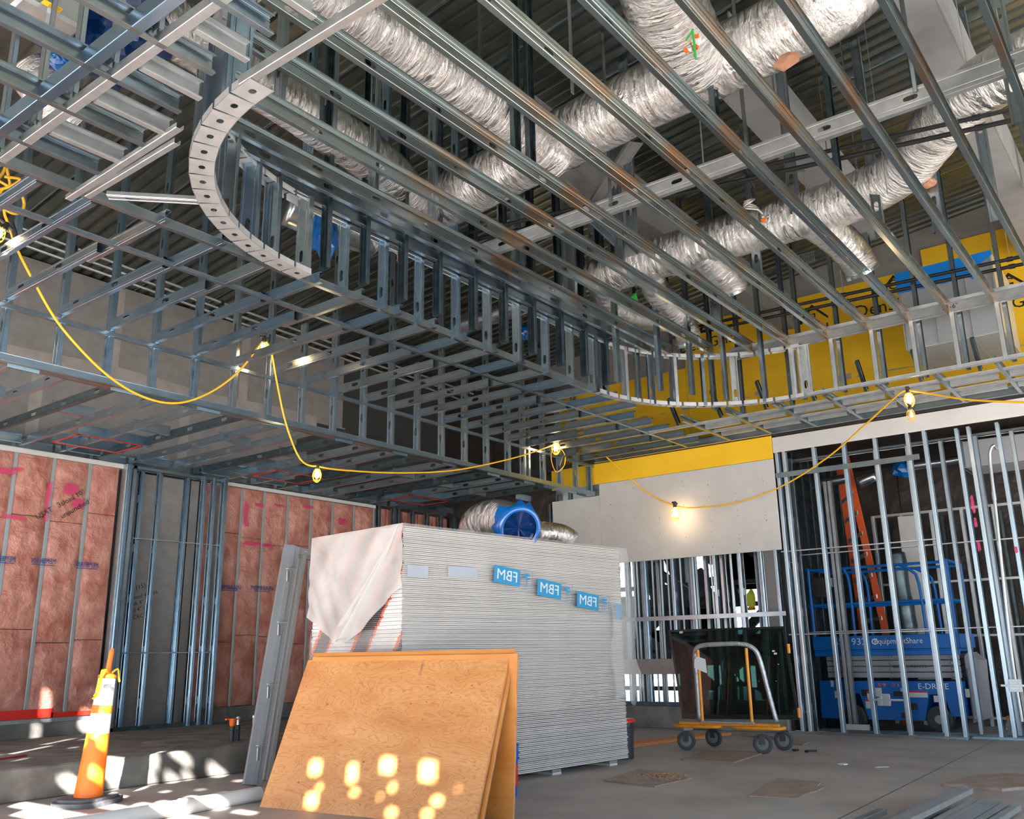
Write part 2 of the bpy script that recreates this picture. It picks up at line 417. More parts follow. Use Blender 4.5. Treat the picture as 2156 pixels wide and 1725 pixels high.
# column wrap between the two insulated bays
wc = struct('wall_left')
for (x0, x1, y) in ((6.0, 6.42, 10.72), (6.43, 6.85, 10.72), (6.86, 6.98, 10.68)):
    MB().cbox((x0, y, .25), (x1-.004, y+.016, 3.36), .002).build('gypsum_board', M['gyp'], wc)
for (x0, y, nx, f) in ((5.79, 10.42, X, .04), (5.86, 10.45, X, .05), (6.02, 10.52, X, .04), (6.26, 10.5, X, .04), (6.68, 10.48, -X, .04), (6.84, 10.40, X, .04), (7.0, 10.42, X, .04), (7.12, 10.36, X, .05)):
    member(wc, 'stud', (x0, y, .25), (x0, y, 3.38), nx, f=f, holes=1, mk='galv_blue' if x0 != 5.86 else 'galv')
MB().cbox((5.765, 10.40, .25), (5.785, 10.5, 3.38), .001).build('corner_bead', M['galv_white'], wc)
member(wc, 'top_track', (5.76, 10.45, 3.38), (7.2, 10.45, 3.38), -Z, 'track', mk='galv')
member(wc, 'bottom_track', (5.76, 10.45, .25), (7.2, 10.45, .25), Z, 'track', mk='galv_dark')
for zz in (1.12, 2.48):
    member(wc, 'bridging_channel', (5.95, 10.44, zz), (7.15, 10.40, zz), Z, 'track', w=.035, f=.014, mk='galv')
MB().cbox((7.02, 10.66, .25), (7.2, 10.72, 3.36), .004).build('insulation_batt', M['insul'], wc)
p = at(278, 1262, 1, 10.71)
for k, (s, dy, sz) in enumerate((('(15)', .12, .085), ('3 5/8 load 4" - 16', 0, .07), ('Track 4" - 25', -.08, .07), ('Stud 4" - 18', -.16, .07), ('CRC', -.25, .07))):
    text_mesh(wc, 'marker_writing', s, sz, face_y(p.x+.1, 10.708, p.z+dy+.04) @ Matrix.Rotation(.25, 4, 'Z'), M['black'])

# ---- right wall
XR = 11.86
wr = struct('wall_right')
def rboard(y0, y1, z0, z1, m, name='gypsum_board', x=XR, t=.016):
    return MB().cbox((x, min(y0, y1), z0), (x+t, max(y0, y1), z1), .002).build(name, m, wr)
rboard(4.575, 7.4, 2.335, 3.575, M['gypw'], x=XR-.0)
rboard(7.405, 8.30, 2.335, 3.395, M['gypw'])
rboard(-2.5, 4.568, 3.655, 3.87, M['gypw'])
rboard(4.575, 8.3, 3.58, 3.90, M['yellow'], 'sheathing_strip')
rnd = random.Random(3)
for k in range(46):   # screw heads
    yy = rnd.choice([4.75, 5.16, 5.57, 5.97, 6.38, 6.79, 7.2, 7.6, 8.0]); zz = 2.42+rnd.random()*1.05
    MB().lathe([(.006, 0), (.005, .002)], 8).build('screw', M['galv_dark'], wr, mw=frame((XR-.001, yy, zz), Y, Z, X).inverted().inverted() @ Matrix.Rotation(math.pi, 4, 'X'))
# studs right part (front row)
for (yy, x0) in ((4.55, XR+.05), (4.45, XR+.05), (4.04, XR+.05), (3.64, XR+.05), (3.24, XR+.05), (2.84, XR+.05), (2.64, XR+.05)):
    member(wr, 'stud', (x0, yy, .0), (x0, yy, 3.66), -Y, holes=1, mk='galv_stud')
for px, py, xx in ((2105, 1545, 12.08), (2133, 1545, 12.08), (2200, 1545, 12.08), (2280, 1545, 12.08), (2360, 1545, 12.08)):
    yy = at(px, py, 0, xx).y
    member(wr, 'stud', (xx, yy, 0), (xx, yy, 3.66), -Y, holes=1, mk='galv_stud')
# back row of the double wall
for k in range(8):
    yy = 4.60-.408*k
    member(wr, 'stud', (12.36, yy, 0), (12.36, yy, 3.62), -Y, holes=1, mk='galv_stud')
for yy, xx in ((4.52, 12.0), (4.56, 12.1), (4.50, 12.22), (4.62, 12.15)):
    member(wr, 'stud', (xx, yy, 0), (xx, yy, 3.62), X, holes=1, mk='galv')
member(wr, 'bottom_track', (XR+.05, 4.75, .002), (XR+.05, 2.60, .002), Z, 'track', w=.1, f=.032, mk='galv')
member(wr, 'bottom_track', (12.08, 2.62, .002), (12.08, -1.0, .002), Z, 'track', w=.1, f=.032, mk='galv')
member(wr, 'bottom_track', (12.36, 4.75, .002), (12.36, -1.0, .002), Z, 'track', w=.1, f=.032, mk='galv')
member(wr, 'top_track', (12.36, 4.75, 3.62), (12.36, -1.0, 3.62), -Z, 'track', w=.1, f=.032, mk='galv')
MB().cbox((XR-.006, 2.70, 3.30), (XR-.001, 4.56, 3.37), .001).build('flat_strap', M['galv'], wr)
for zz, xx in ((2.30, XR+.05), (1.22, XR+.05), (2.28, 12.36), (1.25, 12.36)):
    member(wr, 'bridging_channel', (xx, 4.6, zz), (xx, 1.6 if xx > 12 else 2.62, zz), Z, 'track', w=.038, f=.014, mk='galv_white')
for (px, py, h) in ((2050, 1058, .17), (2057, 1100, .10), (2062, 1150, .10)):
    yy = at(px, py, 0, 12.02).y
blobx = lambda px, py, w_, h_, xx: blob(px, py, 0, xx, w_, h_, M['pink'], wr, seed=int(px))
blobx(2048, 1062, .035, .20, 12.028); blobx(2054, 1100, .035, .12, 12.028); blobx(2061, 1150, .035, .12, 12.028); blobx(2139, 1158, .035, .08, 12.028)
# electrical boxes between studs
def ebox(px, py, xx, ya, yb, parent):
    c = at(px, py, 0, xx)
    mb = MB(); mb.cbox((xx, c.y-.055, c.z-.055), (xx+.04, c.y+.055, c.z+.055), .003)
    mb.cbox((xx-.006, c.y-.065, c.z-.07), (xx-.001, c.y+.065, c.z-.045), .001).cbox((xx-.006, c.y-.065, c.z+.045), (xx-.001, c.y+.065, c.z+.07), .001)
    mb.cbox((xx-.006, c.y-.065, c.z-.045), (xx-.001, c.y-.035, c.z+.045), .001).cbox((xx-.006, c.y+.035, c.z-.045), (xx-.001, c.y+.065, c.z+.045), .001)
    o = mb.build('electrical_box', M['galv_white'], parent)
    MB().cbox((xx-.012, ya, c.z-.012), (xx-.006, yb, c.z+.012), .001).build('mounting_bracket', M['galv_white'], parent)
    return o
ebox(1863, 1474, XR-.004, 3.25, 3.66, wr); ebox(2138, 1444, 12.02, 1.5, 2.2, wr)
# section left of the door: studs on a curb, stored studs behind
MB().cbox((XR, 4.7, 0), (XR+.3, 8.4, .30), .01).build('concrete_curb', M['concrete_d'], wr)
member(wr, 'bottom_track', (XR+.05, 8.3, .302), (XR+.05, 4.7, .302), Z, 'track', w=.1, f=.05, mk='galv_dark')
for yy in (7.2, 6.72, 6.26, 5.95, 5.60, 5.22, 4.93, 4.70, 7.6, 8.0):
    member(wr, 'stud', (XR+.06, yy, .30), (XR+.06, yy, 3.6), -Y, holes=1, mk='galv')
    if int(yy*100) % 2: member(wr, 'stud', (XR+.06, yy-.05, .30), (XR+.06, yy-.05, 3.6), Y, mk='galv')
MB().cbox((XR-.006, 4.60, 1.47), (XR+.0, 7.3, 1.53), .001).build('flat_strap', M['galv'], wr)
M['osb'] = mat('weathered_board', (.30, .255, .235), .85, var=((.36, .31, .29), 9, 6))
MB().cbox((XR-.02, 6.25, .73), (XR-.002, 7.5, .94), .003).build('backing_board', M['osb'], wr)
MB().cbox((12.30, 4.78, 0), (12.72, 5.12, 3.3), .006).build('column_wrap', M['gypw'], wr)
# ---- high yellow sheathing wall beyond
wf = struct('wall_back')
XY_ = 12.62
ys = [8.6, 7.38, 6.16, 4.94, 3.72, 2.50, 1.28, .06, -1.2]
for i in range(len(ys)-1):
    for (z0, z1) in ((3.96, 4.72), (4.80, 6.10+(.25 if ys[i] < 3 else 0))):
        if ys[i] > 7 and z0 > 4: z1 = 5.4
        MB().cbox((XY_, ys[i+1]+.006, z0), (XY_+.016, ys[i], z1), .002).build('sheathing_panel', M['yellow'], wf)
MB().cbox((XY_+.01, -1.2, 4.66), (XY_+.018, 8.6, 4.86), .001).build('bare_joint', M['tape'], wf)
MB().cbox((XY_+.03, -6, 3.96), (XY_+.05, 10.8, 7.9), .002).build('gypsum_board', M['gyp'], wf)
# dripped yellow coating hanging over the bare joint
rnd = random.Random(5)
for i in range(8):
    y0 = ys[i]-.1; pts = [(0, 0), (1.0, 0)]; n = 9
    pts += [(1.0-k/n, -.05-.07*rnd.random()) for k in range(n+1)]
    MB().prism([(q[0], q[1]) for q in pts][::-1], -.001, .001).build('coating_edge', M['yellow'], wf, mw=face_x(XY_-.001, y0, 4.80))
for (px, py, s, sz) in ((1712, 700, 'DensGlass', .26), (1885, 640, 'DensGlass', .26), (1492, 722, 'DensGlass', .24), (2130, 640, 'DensGlass', .22)):
    p = at(px, py, 0, XY_-.003)
    text_mesh(wf, 'panel_print', s, sz, face_x(XY_-.003, p.y, p.z), M['black'])
    g = p+Z*.26
    MB().add([(-.24, -.1, 0), (-.15, -.1, 0), (.02, .12, 0), (.24, -.1, 0), (.24, -.06, 0), (.02, .17, 0)], [(0,1,2,5),(2,3,4,5)]).build('panel_logo', M['black'], wf, mw=face_x(XY_-.003, g.y, g.z))
    text_mesh(wf, 'panel_print', 'G', .2, face_x(XY_-.004, g.y, g.z+.02), M['black'])
# ---- dark room beyond: far wall with black wrap and stud frames
wd = struct('wall_far')
M['wrap'] = mat('black_building_wrap', (.035, .028, .024), .45, bump=(5, .8, .05))
for k in range(7):
    MB().cbox((15.4, 3.9-k*1.2, -.0), (15.45, 5.1-k*1.2-.01, 3.9), .004).build('wrap_panel', M['wrap'], wd)
MB().cbox((11.95, -3.2, 3.9), (15.5, 4.7, 3.95), .002).build('upper_floor_deck', M['wrap'], wd)
for k in range(14):
    yy = 4.5-k*.41
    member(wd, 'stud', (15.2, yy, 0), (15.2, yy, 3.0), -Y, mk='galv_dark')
for k in range(9):
    yy = 4.0-k*.41
    member(wd, 'stud', (14.1, yy, 0), (14.1, yy, 2.95), -Y, holes=1, mk='galv_white')
for zz in (2.96, 1.2, 1.95, .12):
    member(wd, 'track', (14.1, 4.0, zz), (14.1, -1.2, zz), -Z, 'track', w=.06, f=.03, mk='galv_white')
MB().cbox((11.95, 4.66, 0), (15.5, 4.70, 3.9), .004).build('partition_board', M['wrap'], wd)
MB().cbox((11.95, -3.3, 0), (15.5, -3.2, 3.9), .004).build('partition_board', M['wrap'], wd)
for k in range(9):
    member(wd, 'stud', (12.6+k*.33, 4.62, 0), (12.6+k*.33, 4.62, 3.8), -X, mk='galv_dark')
MB().cbox((13.98, 3.32, 0), (14.02, 3.60, 2.9), .006).build('column_wrap', M['gypw'], wd)
# outside beyond the left section: dark roof trusses against the light
wo = struct('trim_1')
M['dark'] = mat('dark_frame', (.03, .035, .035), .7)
rnd = random.Random(11)
for k in range(46):
    y0 = 4.9+rnd.random()*4.6; z0 = .6+rnd.random()*2.6; L = .35+rnd.random()*1.1
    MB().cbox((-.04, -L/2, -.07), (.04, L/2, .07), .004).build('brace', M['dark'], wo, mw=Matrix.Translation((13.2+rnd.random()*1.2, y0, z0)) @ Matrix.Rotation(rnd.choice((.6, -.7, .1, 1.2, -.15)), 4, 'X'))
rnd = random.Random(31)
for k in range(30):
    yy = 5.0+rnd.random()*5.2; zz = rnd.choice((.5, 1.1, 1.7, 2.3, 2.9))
    MB().cbox((14.3, yy-.3, zz-.3), (14.34, yy+.3, zz+.3), .003).build('dimming_panel', M['dark'], wo)  # added panels that block part of the bright outside
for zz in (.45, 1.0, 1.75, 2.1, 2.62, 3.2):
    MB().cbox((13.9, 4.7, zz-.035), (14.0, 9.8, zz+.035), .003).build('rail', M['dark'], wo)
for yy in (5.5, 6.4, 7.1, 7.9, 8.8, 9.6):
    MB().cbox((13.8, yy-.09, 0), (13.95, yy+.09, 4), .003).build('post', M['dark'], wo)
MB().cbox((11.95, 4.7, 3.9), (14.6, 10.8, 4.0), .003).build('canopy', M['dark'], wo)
# ---- enclosure behind the camera: added sun-mask wall and a side wall with a wide opening
wb = struct('wall_sun_mask')
def wall_holes(parent, origin, ux, width, rects, z0, z1, m):
    """boards around rectangular gaps; rects = (u0,u1,v0,v1)"""
    us = sorted({0, width, *[r[0] for r in rects], *[r[1] for r in rects]}); vs = sorted({z0, z1, *[r[2] for r in rects], *[r[3] for r in rects]})
    mb = MB(); o = Vector(origin); n = ux.cross(Z)
    for i in range(len(us)-1):
        for j2 in range(len(vs)-1):
            uc, vc = (us[i]+us[i+1])/2, (vs[j2]+vs[j2+1])/2
            if any(r[0] < uc < r[1] and r[2] < vc < r[3] for r in rects): continue
            a = o+ux*us[i]+Z*vs[j2]; b = o+ux*us[i+1]+Z*vs[j2+1]+n*.04
            mb.box(a, b)
    return mb.build('facade_board', m, parent)
M['facade'] = mat('facade_sheathing', (.14, .135, .13), .85)
#@@FACADE
# unseen wall added to shape the sun: open below, gaps above placed per patch
fd = SUND
def through(p):   # sun ray back to the plane x=-1.5
    t = (p.x+1.5)/fd.x; return (p.y-fd.y*t, p.z-fd.z*t)
rects = []
def gap(px, py, ax, val, w_, h_):
    u, v = through(at(px, py, ax, val)); rects.append((u+7-w_/2, u+7+w_/2, v-h_/2, v+h_/2))
PLY = lambda px, py: None
def gap_ply(px, py, w_, h_):
    d = (px-1078)/FPX*CR-(py-862.5)/FPX*CU+CF; BL0 = Vector((4.47, 5.79, 0)); az0 = R_(-84); d0 = Vector((math.cos(az0), math.sin(az0), 0)); n0 = Vector((-d0.y, d0.x, 0))
    u0 = n0*math.cos(R_(67))+Z*math.sin(R_(67)); nn0 = d0.cross(u0); c = Vector((0, 0, CAMZ)); t = (BL0-c).dot(nn0)/d.dot(nn0); u, v = through(c+d*t)
    rects.append((u+7-w_/2, u+7+w_/2, v-h_/2, v+h_/2))
for q in ((660, 1620, .13, .13), (652, 1690, .13, .12), (668, 1662, .07, .06), (738, 1632, .10, .16), (742, 1672, .09, .06), (812, 1615, .14, .13), (822, 1662, .07, .07), (796, 1682, .05, .05), (897, 1628, .15, .16), (916, 1690, .10, .07), (820, 1715, .1, .07), (895, 1718, .10, .06), (960, 1665, .04, .06)):
    gap_ply(*q)
for q in ((373, 1589, .20, .10), (357, 1640, .13, .11), (388, 1632, .09, .09), (452, 1626, .18, .12), (150, 1655, .16, .14), (280, 1646, .12, .16), (120, 1640, .05, .08), (215, 1600, .3, .25), (240, 1640, .12, .2)):
    gap(q[0], q[1], 1, 7.6, q[2], q[3])
for q in ((100, 1718, .8, .22), (60, 1700, .5, .12), (230, 1700, .3, .10), (350, 1692, .3, .07), (425, 1685, .25, .06), (480, 1678, .25, .05), (380, 1722, .5, .10), (343, 1668, .12, .05), (417, 1664, .12, .04), (499, 1645, .13, .05), (467, 1670, .12, .035), (403, 1680, .2, .06), (330, 1705, .7, .15), (440, 1700, .35, .10), (510, 1712, .25, .07), (260, 1718, .3, .12), (200, 1722, .2, .1)):
    gap(q[0], q[1], 2, 0, q[2], q[3])
for q in ((0, 1592, .07, .45), (60, 1580, .06, .45), (120, 1562, .06, .4), (40, 1600, .05, .16), (150, 1575, .08, .06), (303, 1564, .12, .03), (180, 1556, .05, .2)):
    gap(q[0], q[1], 2, .25, q[2], q[3])
for q in ((96, 1490, .07, .32), (78, 1550, .07, .2), (182, 1525, .12, .25), (195, 1500, .04, .4)):
    gap(q[0], q[1], 1, 10.5, q[2], q[3])
for z_, w_, h_ in ((.84, .12, .10), (.70, .16, .16), (.55, .14, .12), (.38, .12, .14), (.12, .2, .1)):
    u, v = through(Vector((3.98, 7.05, z_))); rects.append((u+7-w_/2, u+7+w_/2, v-h_/2, v+h_/2))
rects.append((14.7, 17.6, 3.5, 5.6))  # unseen opening added to let skylight onto the left framing
rects = [tuple(round(c, 3) for c in r) for r in rects]
VB = 2.1
wall_holes(wb, (-1.5, -7, 0), Y, 18, [r for r in rects], VB, 8.1, M['facade'])
for yy in (-6.9, -3.6, -.4, 2.9, 6.2, 9.5):
    MB().cbox((-1.56, yy-.05, 0), (-1.46, yy+.05, VB), .004).build('mullion', M['primer0'] if 'primer0' in M else M['dark'], wb)
ws = struct('wall_side')
MB().box((-1.5, -6.1, 4.6), (15.6, -6.0, 8.2)).build('facade_board', M['facade'], ws)
for xx in (-1.4, 1.8, 5, 8.2, 11.4):
    MB().cbox((xx-.05, -6.08, 0), (xx+.05, -5.98, 4.6), .004).build('mullion', M['dark'], ws)
MB().box((11.9, -6.1, 0), (15.6, -6.0, 4.6)).build('facade_board', M['facade'], ws)
MB().box((15.5, -6.1, 0), (15.6, 4.7, 8.2)).build('facade_board', M['wrap'], ws)
MB().box((15.5, 4.7, 4.0), (15.6, 11, 8.2)).build('facade_board', M['wrap'], ws)
MB().box((-1.5, 10.92, -.2), (12.2, 11.0, 8.2)).build('facade_board', M['facade'], ws)
MB().box((12.2, 10.92, 4.0), (15.6, 11.0, 8.2)).build('facade_board', M['wrap'], ws)
# back of the far corner behind the stack
for k in range(2):
    MB().cbox((12.0, 8.32+k*1.3, .3), (12.03, 9.6+k*1.3, 5.6), .003).build('wrap_panel', M['wrap'], wr)
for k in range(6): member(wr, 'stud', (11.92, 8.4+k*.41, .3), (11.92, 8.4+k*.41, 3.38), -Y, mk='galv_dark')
# ================================================================ FRAMING
GS = 'galvanized steel'
# ---- lower soffit over the platform
ls = thing('lower_soffit_frame', 'low galvanized steel soffit frame over the pink insulated wall, with red painted light openings', 'ceiling frame', (7, 9, 3.4))
for k in range(22):
    xx = 1.228+.457*k+.05
    member(ls, 'joist', (xx, 7.60, 3.446), (xx, 10.52, 3.446), X, holes=1, mk='galv' if k % 3 else 'galv_dark')
member(ls, 'edge_track', (1, 10.56, 3.446), (11.85, 10.56, 3.446), -Y, 'track', w=.096, f=.04)
rnd = random.Random(2)
for xx in (2.9, 4.62, 6.9, 9.75):
    for yy in (9.38, 9.98):
        member(ls, 'blocking', (xx, yy, 3.446), (xx+.86, yy, 3.446), Y if yy < 9.5 else -Y, 'track', w=.11, f=.05, mk='galv_blue')
for k in range(11):
    xx = 3.1+k*.91
    member(ls, 'blocking', (xx, 8.6+.1*(k % 3), 3.46), (xx+.42, 8.6+.1*(k % 3), 3.46), Y, 'track', w=.10, f=.05, mk='galv')
    member(ls, 'end_blocking', (xx, 10.3, 3.446), (xx+.44, 10.3, 3.446), -Y, 'track', w=.10, f=.03, mk='galv_blue')
for (x0, x1, y0, y1) in ((4.64, 5.37, 9.40, 9.97), (7.30, 8.05, 9.42, 9.98), (9.9, 10.65, 9.45, 10.0)):
    for a, b in (((x0, y0), (x1, y0)), ((x0, y1), (x1, y1)), ((x0, y0), (x0, y1)), ((x1, y0), (x1, y1))):
        MB().cbox((min(a[0], b[0])-.012, min(a[1], b[1])-.012, 3.388), (max(a[0], b[0])+.012, max(a[1], b[1])+.012, 3.394), .001).build('red_marking', M['red'], ls)
# ---- bulkhead
bk = thing('bulkhead_frame', 'long steel stud bulkhead stepping down to the low soffit, corner post against the grey board', 'wall frame', (7, 7.47, 3.4))
YB = 7.47
member(bk, 'bottom_track', (.8, YB+.05, 3.402), (11.84, YB+.05, 3.402), Z, 'track', w=.10, f=.06, mk='galv')
member(bk, 'soffit_angle', (.8, YB+.075, 3.398), (11.84, YB+.075, 3.398), Z, 'track', w=.14, f=.01, mk='galv_warm')
member(bk, 'ledger', (.8, YB-.004, 3.865), (11.84, YB-.004, 3.865), Y, 'track', w=.04, f=.035, mk='galv')
bx = [.9, 1.35, 1.8, 2.2, 2.6, 3.0, 3.45, 3.89, 4.33, 4.77, 5.21, 5.64, 6.08, 6.53, 6.98, 7.43, 7.88, 8.33, 8.78, 9.23, 9.70, 10.05, 10.15, 10.53, 10.96, 11.39]
for k, xx in enumerate(bx):
    top = deckz(7.5)-.05 if (k % 2 or xx < 6) else 4.6
    member(bk, 'stud', (xx-.02, YB+.05, 3.40), (xx-.02, YB+.05, top), X, holes=1, mk='galv_blue' if xx < 5 else 'galv')
    member(bk, 'backer_plate', (xx+.08, YB+.095, 3.404), (xx+.34, YB+.095, 3.404), -Y, 'track', w=.05, f=.002, mk='galv_blue') if k % 2 else None
member(bk, 'corner_post', (11.80, YB+.05, 3.40), (11.80, YB+.05, 3.90), -X, mk='galv')
# ---- middle soffit
ms = thing('soffit_frame', 'middle steel joist soffit between the bulkhead and the raised tray, z-spliced joist ends', 'ceiling frame', (6, 6.4, 3.9))
for k in range(20):
    xx = 2.93+.4485*k+.02
    if xx > 11.7: break
    member(ms, 'joist', (xx, YB+.02, 3.946), (xx, 6.02-.12*(k % 2), 3.946), X, holes=1, mk='galv_blue' if k < 5 else 'galv')
    if xx > 2.5: member(ms, 'splice_joist', (xx+.045, 6.25, 3.95), (xx+.045, 5.22 if xx < 9.3 else 5.5, 3.95), X, mk='galv_blue' if k % 2 else 'galv')
for xx in (.85, 1.3, 1.75, 2.2, 2.55):
    member(ms, 'joist', (xx, YB+.02, 3.946), (xx, 5.35, 3.946), X, holes=1, mk='galv_blue')
member(ms, 'runner', (.7, 5.86, 3.902), (11.8, 5.80, 3.902), Z, 'track', w=.042, f=.03, mk='galv')
member(ms, 'long_track', (.7, 5.31, 3.902), (8.45, 5.29, 3.902), Z, 'track', w=.045, f=.065, mk='galv')
# left field, joists along the hall
for yy in (5.0, 4.78, 4.50, 4.30, 4.05, 3.86, 3.62, 3.40, 3.15, 2.9, 2.6, 2.2, 1.8):
    xe = 4.15-math.sqrt(max(0, 1.82**2-max(0, yy-3.48)**2))-.08
    i = int(yy*100)
    if i in (500, 450, 405, 362, 315, 260, 180):
        member(ms, 'joist', (.6, yy, 3.958), (min(2.40, xe), yy, 3.958), -Y, w=.11, f=.04, mk='galv')
    else:
        member(ms, 'joist', (2.0 if yy > 3 else 1.9, yy, 3.958), (min(2.44, xe+.05), yy, 3.958), -Y, w=.11, f=.04, mk='galv_white')
member(ms, 'cross_track', (1.83, 5.9, 3.903), (1.83, 0.8, 3.903), Z, 'track', w=.06, f=.09, mk='galv_blue')
member(ms, 'cross_track', (1.965, 5.34, 3.903), (1.965, 0.8, 3.903), Z, 'track', w=.05, f=.055, mk='galv_white')
for yy in (5.2, 4.75, 4.35, 3.95, 3.55):
    member(ms, 'web_stiffener', (1.90, yy, 3.93), (1.90, yy, 5.6), X, w=.06, f=.03, mk='galv')
member(ms, 'diagonal_brace', (2.44, 5.42, 3.896), (2.42, 4.15, 3.896), Z, 'track', w=.045, f=.03, mk='galv_white')
member(ms, 'diagonal_brace', (2.50, 5.30, 3.897), (2.50, 4.30, 3.897), Z, 'track', w=.04, f=.03, mk='galv_white')
member(ms, 'short_brace', (2.58, 5.20, 3.9), (2.98, 4.82, 3.9), Z, 'stud', w=.07, f=.03, holes=2, mk='galv_white')
# right field between the tray and the far wall
for k in range(8):
    yy = 5.15-.61*k
    member(ms, 'joist', (10.30, yy, 3.946), (11.82, yy, 3.946), -Y, holes=1, mk='galv')
    member(ms, 'blocking', (10.9, yy-.05, 3.95), (10.9, yy-.55, 3.95), X, 'track', w=.09, f=.05, mk='galv_white')
    member(ms, 'blocking', (11.4, yy-.05, 3.95), (11.4, yy-.55, 3.95), X, 'track', w=.09, f=.05, mk='galv_white')
    member(ms, 'diagonal_hanger', (10.6, yy+.2, 3.95), (10.35, yy+.2, 4.25), -Y, mk='galv_dark', w=.06)
for xx in (10.62, 11.15):
    member(ms, 'runner', (xx, 5.8, 3.90), (xx, -1, 3.90), Z, 'track', w=.04, f=.03, mk='galv_white')
member(ms, 'wall_track', (11.80, 7.42, 3.955), (11.80, -1.5, 3.955), -X, 'track', w=.11, f=.05, mk='galv')
# ---- raised tray
CX1, CX2, CY, RO = 4.20, 8.42, 3.46, 1.82
ty = thing('tray_ceiling_frame', 'raised tray ceiling frame with curved perforated steel corners and long rust-stained joists', 'ceiling frame', (6, 3.5, 3.9))
def arc_track(cx, a0, a1, z, web_up, n=15, w=.150):
    """flexible curved track: hinged perforated plates and short lip plates"""
    for k in range(n):
        t0 = a0+(a1-a0)*k/n+.006; t1 = a0+(a1-a0)*(k+1)/n-.004
        L = RO*abs(t1-t0); tc = (t0+t1)/2
        mb = MB(); h = .024
        # plate with a round hole: local x tangential, y radial
        bo = [(-1,-1),(-.35,-1),(.35,-1),(1,-1),(1,-.4),(1,.4),(1,1),(.35,1),(-.35,1),(-1,1),(-1,.4),(-1,-.4)]
        for zz, fl_ in ((0, 1), (.003, 0)):
            vs = [(a*L/2*(1 if b < 0 else 1.0), b*w/2, zz) for a, b in bo]+[(h*math.cos(math.atan2(b, a)), .85*h*math.sin(math.atan2(b, a)), zz) for a, b in bo]
            fs = [(i, (i+1) % 12, 12+(i+1) % 12, 12+i) for i in range(12)]
            mb.add(vs, [f[::-1] for f in fs] if fl_ else fs)
        mb.cbox((-L/2*.93, w/2-.003, 0), (L/2*.93, w/2, .045*web_up), .0005)
        mb.cbox((-L/2*.9, -w/2, 0), (L/2*.9, -w/2+.003, .045*web_up), .0005)
        rc = RO-w/2
        c = Vector((cx+rc*math.cos(tc), CY+rc*math.sin(tc), z))
        rad = Vector((math.cos(tc), math.sin(tc), 0)); tan = Vector((math.sin(tc), -math.cos(tc), 0))
        mb.build('curved_track_link', M['galv_pale'], ty, mw=frame(c, tan, rad, Z))
for (cx, a0, a1) in ((CX1, R_(90), R_(180)), (CX2, R_(0), R_(90))):
    arc_track(cx, a0, a1, 3.892, 1, w=.15 if cx == CX1 else .09); arc_track(cx, a0, a1, 4.55, -1, w=.12 if cx == CX1 else .09)
# straight tracks of the tray
member(ty, 'long_track', (CX1, 5.26, 4.515), (CX2, 5.26, 4.515), Z, 'track', w=.092, f=.10, mk='galv')
member(ty, 'side_track', (2.40, CY+.1, 3.897), (2.40, .3, 3.897), Z, 'track', w=.045, f=.05, mk='galv_white')
member(ty, 'side_track', (2.44, CY, 4.515), (2.44, .3, 4.515), Z, 'track', w=.092, f=.05, mk='galv')
XE = CX2+RO
member(ty, 'side_track', (XE-.02, CY+.05, 3.90), (XE-.02, -1, 3.90), Z, 'track', w=.05, f=.04, mk='galv_white')
member(ty, 'end_track', (XE-.03, CY+.9, 4.60), (XE-.03, -1, 4.60), -X, 'track', w=.155, f=.05, mk='galv_white')
text_mesh(ty, 'marker_writing', '21-6"', .075, face_x(XE-.034, at(2000, 643, 0, XE-.034).y, 4.60), M['black'])
# joists
jy = [-.34, .09, .52, .957, 1.40, 1.84, 2.26, 2.69, 3.15, 3.62, 4.03, 4.45, 4.84]
for k, yy in enumerate(jy):
    dx = math.sqrt(max(0, RO**2-max(0, yy-CY)**2))
    xs0 = CX1-dx; xs1 = CX2+dx
    member(ty, 'joist', (xs0+.04, yy, 4.59), (xs1-.04, yy, 4.59), -Y if k % 2 == 0 else -Y, w=.14, f=.042, holes=1, mk='galv_warm')
member(ty, 'edge_joist', (CX1-.3, 5.19, 4.59), (CX2+.2, 5.19, 4.59), -Y, w=.14, f=.042, mk='galv')
member(ty, 'edge_joist', (CX1-.9, 5.0, 4.60), (CX2+.9, 5.0, 4.60), -Y, w=.15, f=.042, holes=1, mk='galv')
# studs on the long face
for k, xx in enumerate((4.2, 4.62, 5.07, 5.52, 6.02, 6.49, 6.97, 7.47, 7.94, 8.38, 8.51)):
    member(ty, 'stud', (xx-.02, 5.26, 3.90), (xx-.02, 5.26, 4.70 if k % 2 else deckz(5.2)), X, holes=2, mk='galv_blue' if k < 5 else 'galv')
    if k < 10: member(ty, 'stud', (xx+.17, 5.17, 4.0), (xx+.17, 5.17, deckz(5.2)), -X, mk='galv_dark')
# studs round the corners
for k in range(9):
    th = R_(172-k*10.0); c = Vector((CX1+(RO-.075)*math.cos(th), CY+(RO-.075)*math.sin(th), 0)); rad = Vector((math.cos(th), math.sin(th), 0)); tan = Vector((-rad.y, rad.x, 0))
    member(ty, 'stud', c+Z*3.895, c+Z*4.55, tan if k % 2 else -tan, w=.14, f=.045, holes=2, mk='galv' if k % 3 else 'galv_blue')
for k in range(8):
    th = R_(84-k*11.5); c = Vector((CX2+(RO-.05)*math.cos(th), CY+(RO-.05)*math.sin(th), 0)); rad = Vector((math.cos(th), math.sin(th), 0)); tan = Vector((-rad.y, rad.x, 0))
    member(ty, 'stud', c+Z*3.895, c+Z*4.55, -rad if k % 3 == 2 else tan, holes=2, mk='galv_white' if k % 2 else 'galv')
c = Vector((XE-.02, CY+.0, 0)); member(ty, 'stud', c+Z*3.9, c+Z*4.66, X, w=.14, holes=2, mk='galv_white')
